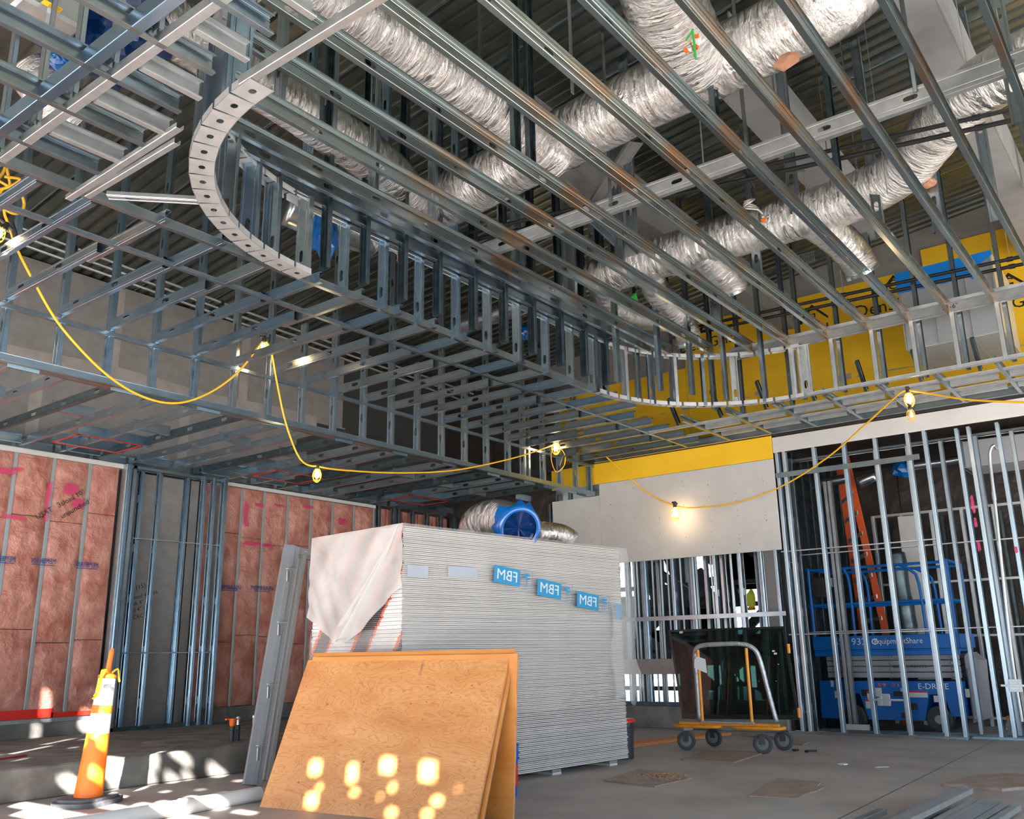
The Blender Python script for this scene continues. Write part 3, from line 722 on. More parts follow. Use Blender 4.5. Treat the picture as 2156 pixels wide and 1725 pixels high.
# studs on the right end and hangers up to the roof
for k, yy in enumerate(jy):
    if yy > CY+.2 or yy < -.4: continue
    member(ty, 'stud', (XE-.02, yy-.02, 3.90), (XE-.02, yy-.02, 4.55), -Y, holes=0, mk='galv_white')
    member(ty, 'hanger_stud', (XE+.06, yy-.08, 3.90), (XE+.06, yy-.08, deckz(yy)), -Y, mk='galv')
for (xx, yy) in ((8.3, 4.9), (8.9, 4.7), (9.3, 4.5), (9.8, 4.3), (10.0, 3.9), (9.1, 5.1), (9.6, 4.9), (10.1, 4.6), (10.5, 4.4), (10.6, 3.8)):
    member(ty, 'hanger_stud', (xx, yy, 3.92), (xx, yy, deckz(yy)), -Y, holes=1, mk='galv')
# hangers standing on the joists (pixel column and joist they stand on)
for (px, py, z) in ((1167, 150, 4.68), (1533, 60, 4.68), (1690, 260, 4.68), (1785, 200, 4.68), (1500, 560, 4.68), (870, 330, 4.68), (735, 60, 4.68), (690, 100, 4.68), (570, 40, 4.68),
                    (780, 240, 4.68), (1360, 330, 4.68), (1600, 450, 4.68), (2110, 60, 4.68), (1850, 330, 4.68), (1930, 330, 4.68), (2060, 300, 4.68), (1280, 420, 4.68), (1085, 150, 5.2), (1100, 420, 4.68), (1230, 480, 4.68)):
    p = at(px, py, 2, 5.4); k = min(range(len(jy)), key=lambda i: abs(jy[i]-p.y))
    if 2.5 < p.x < 11 and abs(p.y) < 5.3:
        member(ty, 'hanger_stud', (p.x, jy[k]+.05, 4.62), (p.x, jy[k]+.05, deckz(p.y)), -Y if px % 2 else X, holes=1, mk='galv_dark' if px % 2 else 'galv')
# ---- bright channel laid across the joists
cc = thing('carrying_channel', 'bright galvanized steel channel crossing above all the tray joists', 'beam', (6.2, 2.5, 4.73))
member(cc, 'channel', (6.16, 5.1, 4.775), (6.16, -.9, 4.775), X, w=.152, f=.05, holes=1, mk='galv_white')
for yy in (3.6, 2.35, 1.1):
    member(cc, 'hanger_strap', (6.15, yy, 4.8), (6.15, yy, deckz(yy)), X, 'track', w=.03, f=.003, mk='galv_warm')
for o_ in cc.children: pass
# ---- steel beams boxed in board
for i, (y0, y1, x0, x1, z0, nm) in enumerate(((2.45, 2.75, 6.3, 10.5, 5.75, 'middle'), (.95, 1.28, 5.2, 12.5, 5.85, 'right'), (4.3, 4.6, 6.0, 12.5, 5.6, 'left'))):
    b_ = thing('boxed_beam', ('grey boxed roof beam crossing the deck in the middle of the tray', 'wide grey boxed roof beam at the upper right corner of the deck', 'grey boxed roof beam behind the lower silver duct')[i], 'beam', ((x0+x1)/2, y0, z0))
    MB().cbox((x0, y0, z0), (x1, y0+.016, z0+.5), .002).build('side_board', M['beam'], b_)
    MB().cbox((x0, y1-.016, z0), (x1, y1, z0+.5), .002).build('side_board', M['beam'], b_)
    MB().cbox((x0, y0+.017, z0), (x1, y1-.017, z0+.016), .002).build('bottom_board', M['beam'], b_)
for i, (a, b, l) in enumerate(((at(1180, 390, 2, 5.3), at(1290, 490, 2, 5.3), 'grey diagonal brace left of the bright channel, upper of the pair'), (at(1340, 300, 2, 5.4), at(1260, 420, 2, 5.4), 'short grey diagonal brace under the main silver duct'),
                    (at(1200, 420, 2, 5.2), at(1330, 540, 2, 5.2), 'slotted flat steel diagonal brace above the joists near the lower duct'))):
    o = member(None, 'diagonal_brace', a, b+(b-a)*.3, Z, 'track', w=.13, f=.04, mk='beam' if i < 2 else 'galv')
    tag(o, l, 'brace')
# ================================================================ DUCTS, PIPES
def foil_material():
    m = bpy.data.materials.new('foil_jacket'); m.use_nodes = True; nt = m.node_tree; b = nt.nodes['Principled BSDF']
    b.inputs['Metallic'].default_value = 1; b.inputs['Roughness'].default_value = .13
    b.inputs['Base Color'].default_value = (.80, .78, .76, 1)
    uv = nt.nodes.new('ShaderNodeUVMap'); uv.uv_map = 'UVMap'
    mp = nt.nodes.new('ShaderNodeMapping'); mp.inputs['Scale'].default_value = (17, 3.2, 1); nt.links.new(uv.outputs[0], mp.inputs[0])
    mp2 = nt.nodes.new('ShaderNodeMapping'); mp2.inputs['Scale'].default_value = (7, 4, 1); nt.links.new(uv.outputs[0], mp2.inputs[0])
    n1 = nt.nodes.new('ShaderNodeTexNoise'); n1.inputs['Scale'].default_value = 1; n1.inputs['Detail'].default_value = 6; n1.inputs['Roughness'].default_value = .62; n1.inputs['Distortion'].default_value = 1.4
    n2 = nt.nodes.new('ShaderNodeTexVoronoi'); n2.feature = 'DISTANCE_TO_EDGE'; n2.inputs['Scale'].default_value = 1.6
    nt.links.new(mp.outputs[0], n1.inputs[0]); nt.links.new(mp2.outputs[0], n2.inputs[0])
    ad = nt.nodes.new('ShaderNodeMath'); ad.operation = 'MULTIPLY_ADD'; ad.inputs[1].default_value = 1.0
    mu = nt.nodes.new('ShaderNodeMath'); mu.operation = 'MULTIPLY'; mu.inputs[1].default_value = .35
    nt.links.new(n2.outputs[0], mu.inputs[0]); nt.links.new(n1.outputs[0], ad.inputs[0]); nt.links.new(mu.outputs[0], ad.inputs[2])
    bu = nt.nodes.new('ShaderNodeBump'); bu.inputs['Strength'].default_value = 1; bu.inputs['Distance'].default_value = .04
    nt.links.new(ad.outputs[0], bu.inputs['Height']); nt.links.new(bu.outputs[0], b.inputs['Normal'])
    return m
M['foil'] = foil_material()
M['spiral'] = mat('spiral_duct_steel', (.55, .60, .63), .25, .95)
M['greentape'] = mat('green_tie', (.05, .55, .08), .5)
M['orange'] = mat('orange_plastic', (.95, .17, .01), .45)
M['copper'] = mat('torn_insulation', (.55, .27, .16), .8)
M['bluefilm'] = mat('blue_plastic_film', (.0, .11, .40), .22, spec=.8)
M['bluefilm_d'] = mat('dark_blue_plastic_film', (.0, .02, .10), .18, spec=.8)
def smooth_path(pts, step=.035):
    P = [Vector(p) for p in pts]; out = []
    P = [P[0]*2-P[1]]+P+[P[-1]*2-P[-2]]
    for i in range(1, len(P)-2):
        n = max(2, int((P[i+1]-P[i]).length/step))
        for k in range(n):
            t = k/n; a, b, c, d = P[i-1], P[i], P[i+1], P[i+2]
            out.append(.5*((2*b)+(c-a)*t+(2*a-5*b+4*c-d)*t*t+(3*b-a-3*c+d)*t**3))
    out.append(P[-2]); return out
def flex(name, pts, r, parent=None, n=40, wr=.02, seed=0, m='foil', r2=None, ridge=0, cap=True):
    path = smooth_path(pts); N = len(path); mb = MB(); up = None; uvs = []; s = 0; rr = random.Random(seed); o_ = rr.random()*50
    for i, p in enumerate(path):
        t = (path[min(i+1, N-1)]-path[max(i-1, 0)]).normalized()
        if up is None: up = Vector((0, 0, 1)) if abs(t.z) < .9 else Vector((1, 0, 0))
        a = t.cross(up).normalized(); b = a.cross(t).normalized(); up = b
        if i: s += (p-path[i-1]).length
        rad = r if r2 is None else r+(r2-r)*i/(N-1)
        for k in range(n+1):
            th = 2*math.pi*k/n; c, s_ = math.cos(th), math.sin(th)
            w1 = mnoise.noise(Vector((s*2.2+o_, c*1.2, s_*1.2)))*1.3
            w2 = 1-abs(mnoise.noise(Vector((s*16+o_+c*1.0, c*2.2+3, s_*2.2))))*2
            q = rad*(1+wr*(w1+.75*w2)+(ridge*math.sin(s*2*math.pi/.035)))
            if k < n: mb.v.append(tuple(p+(a*c+b*s_)*q))
        uvs.append(s)
    for i in range(N-1):
        for k in range(n):
            mb.f.append((i*n+k, i*n+(k+1) % n, (i+1)*n+(k+1) % n, (i+1)*n+k)); mb.mi.append(0)
    if cap:
        mb.f.append(tuple(range(n))[::-1]); mb.f.append(tuple((N-1)*n+k for k in range(n))); mb.mi += [0, 0]
    me = mb.mesh(name, M[m], True)
    uvl = me.uv_layers.new(name='UVMap').data
    for pi, pl in enumerate(me.polygons):
        if pi < (N-1)*n:
            i, k = divmod(pi, n)
            for li, (si, kk) in zip(pl.loop_indices, ((i, k), (i, k+1), (i+1, k+1), (i+1, k))):
                uvl[li].uv = (uvs[si]+o_, kk/n*2*math.pi*r)
    return put(me, name, parent, Matrix.Identity(4))
def band(c, t, r, parent, name='duct_strap', w_=.03, m='spiral', th=.004):
    """strap ring round a duct at c, axis t"""
    t = Vector(t).normalized(); a = t.orthogonal().normalized(); b = t.cross(a); n = 36; mb = MB(); vs = []
    for k in range(n):
        d = a*math.cos(2*math.pi*k/n)+b*math.sin(2*math.pi*k/n)
        vs += [Vector(c)+d*r-t*w_/2, Vector(c)+d*r+t*w_/2, Vector(c)+d*(r+th)+t*w_/2, Vector(c)+d*(r+th)-t*w_/2]
    fs = []
    for k in range(n):
        j = (k+1) % n
        for e in range(4): fs.append((4*k+e, 4*j+e, 4*j+(e+1) % 4, 4*k+(e+1) % 4))
    return mb.add(vs, fs).build(name, M[m], parent)
dm = thing('insulated_duct', 'main silver foil duct, the widest, rising to the top right above the joists', 'duct', (5.6, 3, 5.2))
flex('jacket', [(5.9, 6.0, 5.22), (5.84, 5.6, 5.2), (5.70, 4.31, 5.2), (5.56, 3.1, 5.2), (5.5, 1.95, 5.22), (5.48, 1.55, 5.25)], .245, dm, seed=1, wr=.016)
flex('elbow_jacket', [(5.48, 1.62, 5.25), (5.50, 1.38, 5.32), (5.62, 1.18, 5.55), (5.8, 1.05, 5.9), (5.9, 1.0, 6.5)], .26, dm, seed=5, wr=.03, r2=.22)
flex('end_cap_wrap', [(5.95, 6.25, 5.15), (5.9, 5.98, 5.22)], .12, dm, seed=6, wr=.04, r2=.23)
for yy in (5.1, 3.7, 2.3): band((5.56+(yy-3)*.1, yy, 5.2), Y, .252, dm)
d1 = thing('insulated_duct', 'crinkled foil branch duct falling from the upper left into the main duct', 'duct', (4, 3.9, 5.2))
flex('jacket', [(2.2, 3.98, 5.12), (3.0, 3.94, 5.16), (3.7, 3.91, 5.2), (4.6, 3.88, 5.18), (5.25, 3.86, 5.14), (5.5, 3.84, 5.1)], .205, d1, seed=2, wr=.045)
flex('collar', [(5.40, 3.86, 5.12), (5.62, 3.84, 5.10)], .225, d1, seed=9, wr=.05, r2=.27)
d2 = thing('insulated_duct', 'second crinkled foil branch duct, lower left, passing behind the curved track', 'duct', (4, 5.1, 5.2))
flex('jacket', [(2.3, 5.0, 5.2), (3.0, 5.0, 5.2), (3.6, 5.04, 5.2), (4.4, 5.12, 5.2), (5.0, 5.2, 5.18), (5.65, 5.45, 5.15)], .20, d2, seed=3, wr=.045)
d3 = thing('insulated_duct', 'short thick foil duct coming down at the top centre with orange and green ties', 'duct', (5, 2.3, 5.4))
flex('jacket', [(3.9, 2.0, 5.65), (4.3, 2.15, 5.5), (4.75, 2.3, 5.32), (5.15, 2.36, 5.22), (5.42, 2.38, 5.2)], .27, d3, seed=4, wr=.05)
p = at(1455, 55, 2, 5.15)
for k in range(5):
    MB().cbox((-.02, -.01, -.012), (.02, .01, .012), .004).build('orange_tie_clip', M['orange'], d3, mw=Matrix.Translation((p.x+.05*math.sin(k*2.1), p.y+.05*math.cos(k*1.7), 4.98+.02*k)) @ Matrix.Rotation(k, 4, 'Z'))
g0 = at(1458, 62, 2, 5.0); g1 = at(1465, 165, 2, 5.0)
MB().tube([g0, (g0*.6+g1*.4)+Vector((.02, 0, -.02)), g1], .008, 6).build('green_tie', M['greentape'], d3)
MB().tube([g0, g0*.7+at(1440, 100, 2, 5.0)*.3, at(1445, 85, 2, 5.0)], .006, 6).build('green_tie', M['greentape'], d3)
d4 = thing('insulated_duct', 'lower long silver foil duct running to the right and bending up at its right end', 'duct', (8.2, 2.5, 5.2))
flex('jacket', [(8.28, 5.1, 5.2), (8.23, 4.59, 5.2), (8.25, 3.6, 5.2), (8.26, 2.61, 5.2), (8.2, 2.05, 5.2), (8.0, 1.62, 5.22), (7.72, 1.35, 5.25), (7.45, 1.15, 5.25), (7.1, .72, 5.25), (6.9, .1, 5.25), (6.85, -.6, 5.25)], .225, d4, seed=7, wr=.018)
for q in ((8.25, 4.1), (8.26, 3.0)): band((q[0], q[1], 5.2), Y, .232, d4)
TP = [(dm, at(1656, 128, 0, 5.33), (.035, .08, .05)), (d4, at(1955, 386, 2, 5.07), (.06, .06, .03))]
d5 = thing('spiral_duct', 'thin bare corrugated metal duct leading into the left end of the lower duct', 'duct', (8.3, 6, 5.2))
flex('spiral_pipe', [(8.5, 7.4, 5.22), (8.42, 6.63, 5.2), (8.3, 5.6, 5.2), (8.28, 5.0, 5.2)], .12, d5, m='spiral', wr=0, ridge=.05, seed=1)
def branch(lbl, pts, r, sd, wr=.04):
    t = thing('duct_branch', lbl, 'duct', pts[-1]); flex('jacket', pts, r, t, seed=sd, wr=wr)
    e, f_ = Vector(pts[-1]), Vector(pts[-2]); band(e, e-f_, r*1.0, t, 'end_collar', .03); return t
branch('foil duct stub dropping from the lower duct near its bend, right of the other stubs', [(8.26, 2.55, 5.1), (8.6, 2.42, 4.98), (8.8, 2.36, 4.86), (8.9, 2.33, 4.72)], .175, 11)
branch('foil duct stub under the middle of the lower duct', [(8.25, 3.75, 5.1), (8.45, 3.68, 5.0), (8.62, 3.62, 4.9), (8.7, 3.6, 4.78)], .165, 12)
branch('crumpled foil flex duct hanging before the yellow wall, right of the green tie', [(8.3, 4.4, 5.1), (8.7, 4.55, 5.05), (9.3, 4.6, 4.95), (9.5, 4.6, 4.8), (9.55, 4.6, 4.62)], .15, 13, .06)
branch('foil flex duct sagging from the left end of the lower duct', [(8.3, 5.0, 5.1), (8.7, 5.1, 4.98), (9.2, 4.95, 4.95), (9.5, 4.8, 4.98)], .14, 14, .05)
gt = at(1340, 630, 2, 4.95)
g_ = thing('green_tie', 'bright green tie wrapped at the foil duct joint above the tray edge', 'tie', gt)
MB().add([(-.03,-.02,-.05),(.03,-.01,-.05),(.05,.01,.02),(.0,.0,.08),(-.04,.01,.03),(-.03,.02,-.05),(.03,.03,-.05),(.05,.05,.02),(0,.04,.08),(-.04,.05,.03)],
   [(0,1,2,3,4),(9,8,7,6,5),(0,5,6,1),(1,6,7,2),(2,7,8,3),(3,8,9,4),(4,9,5,0)]).build('tie_band', M['greentape'], g_, mw=Matrix.Translation(gt))
# bare duct end with blue bag seen through the tray studs
d6 = thing('round_duct', 'round bare metal duct end behind the tray studs with a blue bag beside it', 'duct', (6, 6.4, 5))
p = at(790, 500, 1, 6.3)
flex('spiral_pipe', [p+Vector((-.9, .3, .1)), p+Vector((-.3, .1, .02)), p], .20, d6, m='spiral', wr=0, ridge=.03)
def crumple(name, c, sx, sy, sz, m, parent, seed=0, n=3):
    bm = bmesh.new(); bmesh.ops.create_icosphere(bm, subdivisions=n, radius=1)
    for v in bm.verts:
        d = 1+.35*mnoise.noise(v.co*2.1+Vector((seed, 0, 0)))+.22*(1-abs(mnoise.noise(v.co*5+Vector((0, seed, 0))))*2)
        v.co = Vector((v.co.x*sx*d, v.co.y*sy*d, v.co.z*sz*d))
    me = bpy.data.meshes.new(name); bm.to_mesh(me); bm.free(); me.materials.append(m)
    return put(me, name, parent, Matrix.Translation(c))
for t_, q_, z_ in TP: crumple('torn_patch', q_, *z_, M['copper'], t_, 11, 2)
p = at(685, 490, 1, 6.0)
b1 = thing('plastic_bag', 'blue plastic film tied on a duct end, seen through the curved corner studs', 'plastic film', p); crumple('film', p, .11, .09, .24, M['bluefilm'], b1, 2)
p = at(1105, 700, 1, 6.6)
b1 = thing('plastic_bag', 'small scrap of blue plastic film low behind the tray studs', 'plastic film', p); crumple('film', p, .07, .06, .09, M['bluefilm'], b1, 3)
# blue film over a big duct at the top left, above the soffit joists
b1 = thing('film_covered_duct', 'large duct end wrapped in dark blue plastic film at the top left above the soffit', 'duct', (2.4, 5.1, 4.9))
flex('jacket', [at(70, 150, 2, 4.9), at(110, 200, 2, 4.75), at(150, 240, 2, 4.7)], .17, b1, seed=20, wr=.03)
crumple('blue_film', at(175, 60, 2, 5.0)+Vector((.1, 0, .1)), .40, .42, .26, M['bluefilm_d'], b1, 5, 4)
crumple('blue_film', at(125, 130, 2, 4.75), .08, .06, .04, M['bluefilm'], b1, 6)
tb = thing('metal_transition', 'galvanized square duct piece with a yellow patch in the upper left corner', 'duct', at(75, 60, 2, 4.9))
MB().cbox(at(55, 10, 2, 4.7)+Vector((-.05, -.05, 0)), at(95, 60, 2, 4.7)+Vector((.15, .15, .5)), .02).build('sheet_metal_body', M['galv_white'], tb)
MB().cbox(at(90, 2, 2, 4.69)+Vector((0, -.02, 0)), at(112, 8, 2, 4.69)+Vector((.06, .05, .004)), .001).build('yellow_patch', M['yellow'], tb)
# rectangular air box with blue film on its top edge
ah = thing('air_handling_box', 'large rectangular sheet metal air box with blue film along its top edge', 'duct', (11.5, 2, 4.5))
M['sheet'] = mat('sheet_metal', (.55, .59, .63), .36, .6, var=((.60, .64, .67), 2, 3))
yb = [1.46, 1.75, 2.12, 2.47]
for i in range(3):
    MB().cbox((11.0, yb[i]+.002, 4.47), (11.02, yb[i+1]-.002, 5.42), .003).build('front_panel', M['sheet'], ah)
    MB().cbox((11.022, yb[i]+.002, 4.46), (12.1, yb[i+1]-.002, 4.47), .002).build('bottom_panel', M['sheet'], ah)
    MB().cbox((10.985, yb[i]-.004, 4.46), (11.0, yb[i]+.004, 5.42), .001).build('seam', M['galv_white'], ah)
MB().cbox((11.0, 1.44, 4.46), (12.1, 1.455, 5.42), .003).build('side_panel', M['sheet'], ah)
MB().cbox((11.0, 2.475, 4.46), (12.1, 2.49, 5.42), .003).build('side_panel', M['sheet'], ah)
fv = []; n = 14; rnd = random.Random(9)
for k in range(n+1):
    y_ = 2.50-1.07*k/n; zb_ = 5.18+(.0 if k < 9 else .04*(k-9))-(0 if k != 11 else .12)+rnd.uniform(-.01, .01)
    fv += [(10.978, y_, zb_), (10.975, y_, 5.44)]
mbf = MB(); mbf.add(fv+[(v[0]+.008, v[1], v[2]) for v in fv], [(2*k, 2*k+2, 2*k+3, 2*k+1) for k in range(n)]+[(2*k+2*n+2, 2*k+1+2*n+2, 2*k+3+2*n+2, 2*k+2+2*n+2) for k in range(n)]+[(2*k, 2*n+2+2*k, 2*n+4+2*k, 2*k+2) for k in range(n)])
M['bluetape'] = mat('blue_film_strip', (.0, .22, .72), .5)
mbf.build('blue_film_strip', M['bluetape'], ah)
# black pipes in pairs
for i, (q0, q1, r, l) in enumerate((((6.05, 5.6, 5.0), (7.40, -.3, 5.0), .018, 'upper black steel pipe of the pair under the bright channel'), ((6.12, 5.6, 4.95), (7.48, -.3, 4.95), .020, 'lower black steel pipe of the pair under the bright channel'),
        ((10.0, 5.1, 5.02), (10.35, .2, 5.0), .020, 'upper black pipe of the pair before the yellow wall'), ((10.06, 5.1, 4.96), (10.42, .2, 4.94), .020, 'lower black pipe of the pair before the yellow wall'))):
    t = thing('black_pipe', l, 'pipe', q0)
    MB().tube([q0, q1], r, 12).build('pipe', M['blackpipe'], t)
    a, b = Vector(q0), Vector(q1)
    for f_ in (.12, .45, .8):
        c = a.lerp(b, f_); MB().tube([c-(b-a).normalized()*.03, c+(b-a).normalized()*.03], r*1.35, 12).build('coupling', M['blackpipe'], t)
        if i % 2 == 0: MB().cbox((c.x-.012, c.y-.002, c.z+r), (c.x+.012, c.y+.002, deckz(c.y)-.02 if i < 2 else c.z+.4), .0005).build('hanger_strap', M['galv_white'], t)
# white conduits along the far wall
M['emt'] = mat('conduit_steel', (.62, .64, .65), .3, .7)
for i in range(3):
    t = thing('conduit', ('uppermost', 'middle', 'lowest')[i]+' pale conduit of the three running along the far upper wall', 'conduit', (4, 9.8, 5.7))
    MB().tube([(1.5, 9.9+.05*i, 5.80-.07*i), (7.0, 9.9+.05*i, 5.62-.07*i), (11.8, 9.9+.05*i, 5.5-.07*i)], .016, 10).build('conduit_tube', M['emt'], t)
    for xx in (2.6, 4.6, 6.6, 8.6):
        MB().cbox((xx-.02, 9.87+.05*i, 5.80-.07*i-(xx-1.5)*.033-.025), (xx+.02, 9.93+.05*i, 5.80-.07*i-(xx-1.5)*.033+.025), .003).build('clamp', M['blackpipe'], t)
# flexible sprinkler drops
M['braid'] = mat('braided_steel_hose', (.60, .58, .56), .35, .8)
def sprinkler(lbl, px, py, top, z=4.8, s=1.0):
    c = at(px, py, 2, z); t = thing('sprinkler_drop', lbl, 'sprinkler', c)
    for k in range(3):
        pts = [c+Vector((.0, .0, .03)), c+Vector((-.06, .02+.01*k, .07+.02*k)), c+Vector((-.16, .10-.01*k, .07+.02*k)), c+Vector((-.24, .06, .05+.02*k)), c+Vector((-.22, -.02, .10))]
        flex('braided_hose', pts, .012, t, n=10, wr=0, m='braid', ridge=.03)
    MB().lathe([(.016, .0), (.02, .01), (.02, .045), (.014, .05)], 16).build('fitting', M['emt'], t, mw=Matrix.Translation(c))
    MB().lathe([(.006, -.034), (.022, -.030), (.024, -.012), (.018, 0)], 16).build('orange_cap', M['orange'], t, mw=Matrix.Translation(c))
    tp = Vector(top)
    MB().tube([c+Vector((-.22, -.02, .10)), c+Vector((-.25, -.03, .2)), tp.lerp(c, .3), tp], .02, 8).build('drop_pipe', M['blackpipe'], t)
sprinkler('sprinkler drop with braided hose and orange cap above the lower silver duct', 1607, 460, (6.5, 2.55, 5.05))
sprinkler('sprinkler drop with braided loops and orange cap behind the tray studs, left of centre', 840, 545, (5.4, 5.65, 5.3), z=4.75)
# vent grille
t = thing('vent_grille', 'small pale louvred grille below the lower duct', 'vent', at(1690, 540, 0, 10.8))
p = at(1690, 545, 0, 10.9)
MB().cbox((10.9, p.y-.16, p.z-.07), (10.915, p.y+.16, p.z-.06), .001).cbox((10.9, p.y-.16, p.z+.06), (10.915, p.y+.16, p.z+.07), .001).build('grille_frame', M['galv_white'], t)
for k in range(12): MB().cbox((10.9, p.y-.15+k*.026, p.z-.06), (10.912, p.y-.14+k*.026, p.z+.06), .001).build('louvre', M['galv_white'], t)
# thin rods and straps hanging from the deck
for i, (px, py, z0, l) in enumerate(((1840, 200, 4.9, 'thin rod'), (1780, 170, 5.0, 'flat strap'), (1200, 60, 5.3, 'flat strap'), (1010, 60, 5.4, 'flat strap'), (2105, 60, 5.3, 'flat strap'), (1640, 200, 5.1, 'flat strap'), (1690, 330, 5.2, 'flat strap'), (1730, 230, 5.1, 'thin rod'))):
    p = at(px, py, 2, 5.9)
    lab = ('thin threaded hanger rod right of the main duct end', 'pale flat hanger strap just right of the main duct end', 'dark flat hanger strap against the deck, top centre', 'dark flat hanger strap above the first branch duct', 'pale hanger strap in the top right corner', 'flat hanger strap under the main duct belly', 'flat hanger strap behind the bright channel, lower middle', 'thin hanger rod between two hanger studs behind the bright channel')[i]
    t = thing('hanger_rod' if 'rod' in l else 'hanger_strap', lab, 'hanger', (p.x, p.y, z0))
    w_ = .004 if 'rod' in l else .02
    MB().cbox((p.x-w_, p.y-.003, z0), (p.x+w_, p.y+.003, deckz(p.y)), .0005).build('shank', M['galv_warm'] if i % 2 else M['galv_white'], t)
    MB().cbox((p.x-.03, p.y-.03, deckz(p.y)-.03), (p.x+.03, p.y+.03, deckz(p.y)-.0), .003).build('deck_clip', M['galv_dark'], t)
# ================================================================ THINGS ON THE FLOOR
# ---- drywall stack: N near corner, L left, R right
N0 = Vector((5.24, 5.14, 0)); dR = (Vector((8.05, 4.84, 0))-N0).normalized(); dL = Vector((-dR.y, dR.x, 0)); LW, LD, TOPZ = 2.85, 1.22, 2.06
stk = frame((N0.x, N0.y, 0), dR, dL, Z)
M['paper'] = mat('drywall_paper', (.52, .49, .46), .8, var=((.58, .55, .52), 2, 4), objvar=((.86, .86, .87), (1.05, 1.04, 1.02)))
M['white_paper'] = mat('end_tape_white', (.72, .71, .70), .7)
M['grey_print'] = mat('end_tape_dark_print', (.045, .045, .05), .6)
M['red_print'] = mat('end_tape_orange_print', (.85, .12, .03), .6)
rnd = random.Random(4)
def sheet_me(lw, ld, t=.0142):
    mb = MB(); c = .003
    # tapered long edges: thinner at the front edge
    prof = [(0, .002), (.03, 0), (ld-.03, 0), (ld, .002), (ld, t-.002), (ld-.03, t), (.03, t), (0, t-.002)]
    n = len(prof); vs = [(0, y, z) for y, z in prof]+[(lw, y, z) for y, z in prof]
    return mb.add(vs, [tuple(range(n)), tuple(n+i for i in range(n))[::-1]]+[(i, n+i, n+(i+1) % n, (i+1) % n) for i in range(n)]).mesh('drywall_sheet', M['paper'])
sm = sheet_me(LW, LD)
nsh = 131; dz = (TOPZ-.05)/nsh
def end_tape(k):
    """printed paper strip on the end of a sheet: pattern slants from sheet to sheet"""
    mb = MB(); segs = []; sh = .9-(k*.022) % 1.1
    base = [(0.0, 0), (.10, 2), (.13, 1), (.30, 2), (.33, 0), (.62, 2), (.65, 1), (.84, 2), (.87, 0), (1.22, 0)]
    off = -(k*.0105) % .56
    pts = []
    for r in (-1, 0, 1, 2):
        for u, m in ((0, 2), (.03, 1), (.20, 2), (.24, 0)): pts.append((r*.56+off+u, m))
    pts = sorted(pts); cur = 0; mm = 0
    for u, m in pts:
        if u <= 0: mm = m; continue
        if u >= LD: break
        mb.box((-.0012, cur, .0008), (0, u, .0134), mi=mm); cur, mm = u, m
    mb.box((-.0012, cur, .0008), (0, LD, .0134), mi=mm)
    return mb.mesh('end_tape', [M['white_paper'], M['grey_print'], M['red_print']])
tapes = [end_tape(k) for k in range(54)]
for k in range(nsh):
    z0 = .05+(k//2)*2*dz+(k % 2)*.0143; jx = rnd.uniform(-.004, .004)+(.012 if k % 9 == 3 else 0); jy = rnd.uniform(-.003, .004)
    o = put(sm, 'drywall_sheet', None, stk @ Matrix.Translation((jx, jy, z0)))
    tag(o, 'pale drywall sheet lying flat in the tall film-wrapped stack behind the plywood', 'drywall sheet', 'drywall sheets in the wrapped stack')
    if k > 50: put(tapes[k % 54], 'end_tape', o, world_of(o))
for k in range(4):
    t = thing('spacer_block', ('first', 'second', 'third', 'fourth')[k]+' drywall spacer strip from the left under the wrapped stack', 'block', stk @ Vector((.15+k*.82, 0, 0)))
    MB().cbox((0, 0, 0), (.12 if k else .3, LD, .022), .003).build('lower_strip', M['gypw'], t, mw=stk @ Matrix.Translation((.1+k*.82, 0, 0)))
    MB().cbox((0, .002, 0), (.12 if k else .3, LD-.002, .022), .003).build('upper_strip', M['gyp'], t, mw=stk @ Matrix.Translation((.1+k*.82, 0, .024)))
# translucent wrap with folds
def film_mat(nm, a0, a1):
    m = bpy.data.materials.new(nm); m.use_nodes = True; nt = m.node_tree; b = nt.nodes['Principled BSDF']
    b.inputs['Base Color'].default_value = (.66, .64, .62, 1); b.inputs['Roughness'].default_value = .32; b.inputs['IOR'].default_value = 1.4
    tc = nt.nodes.new('ShaderNodeTexCoord'); no = nt.nodes.new('ShaderNodeTexNoise'); no.inputs['Scale'].default_value = 2.2; no.inputs['Detail'].default_value = 6; no.inputs['Distortion'].default_value = .8
    nt.links.new(tc.outputs['Object'], no.inputs[0])
    r = nt.nodes.new('ShaderNodeMapRange'); r.inputs[1].default_value = .35; r.inputs[2].default_value = .7; r.inputs[3].default_value = a0; r.inputs[4].default_value = a1
    nt.links.new(no.outputs[0], r.inputs[0]); nt.links.new(r.outputs[0], b.inputs['Alpha'])
    bu = nt.nodes.new('ShaderNodeBump'); bu.inputs['Strength'].default_value = .5; bu.inputs['Distance'].default_value = .02
    nt.links.new(no.outputs[0], bu.inputs['Height']); nt.links.new(bu.outputs[0], b.inputs['Normal'])
    return m
M['film'] = film_mat('translucent_film', .20, .33); M['film_mid'] = film_mat('milky_film', .5, .72); M['film_low'] = film_mat('thin_clear_film', .18, .34)
M['film_thick'] = mat('folded_film', (.66, .64, .62), .3, alpha=.72, bump=(6, .5, .02))
pf = thing('plastic_wrap', 'milky translucent plastic film draped over the drywall stack, printed blue blocks reading backwards', 'plastic film', N0)
def sheet_grid(fn, nu, nv, name, m, parent, th=.0):
    mb = MB()
    for i in range(nu+1):
        for j2 in range(nv+1): mb.v.append(tuple(fn(i/nu, j2/nv)))
    for i in range(nu):
        for j2 in range(nv):
            a = i*(nv+1)+j2; mb.f.append((a, a+1, a+nv+2, a+nv+1)); mb.mi.append(0)
    return mb.build(name, m, parent, smooth=True)
def w3(x, y, z): return stk @ Vector((x, y, z))
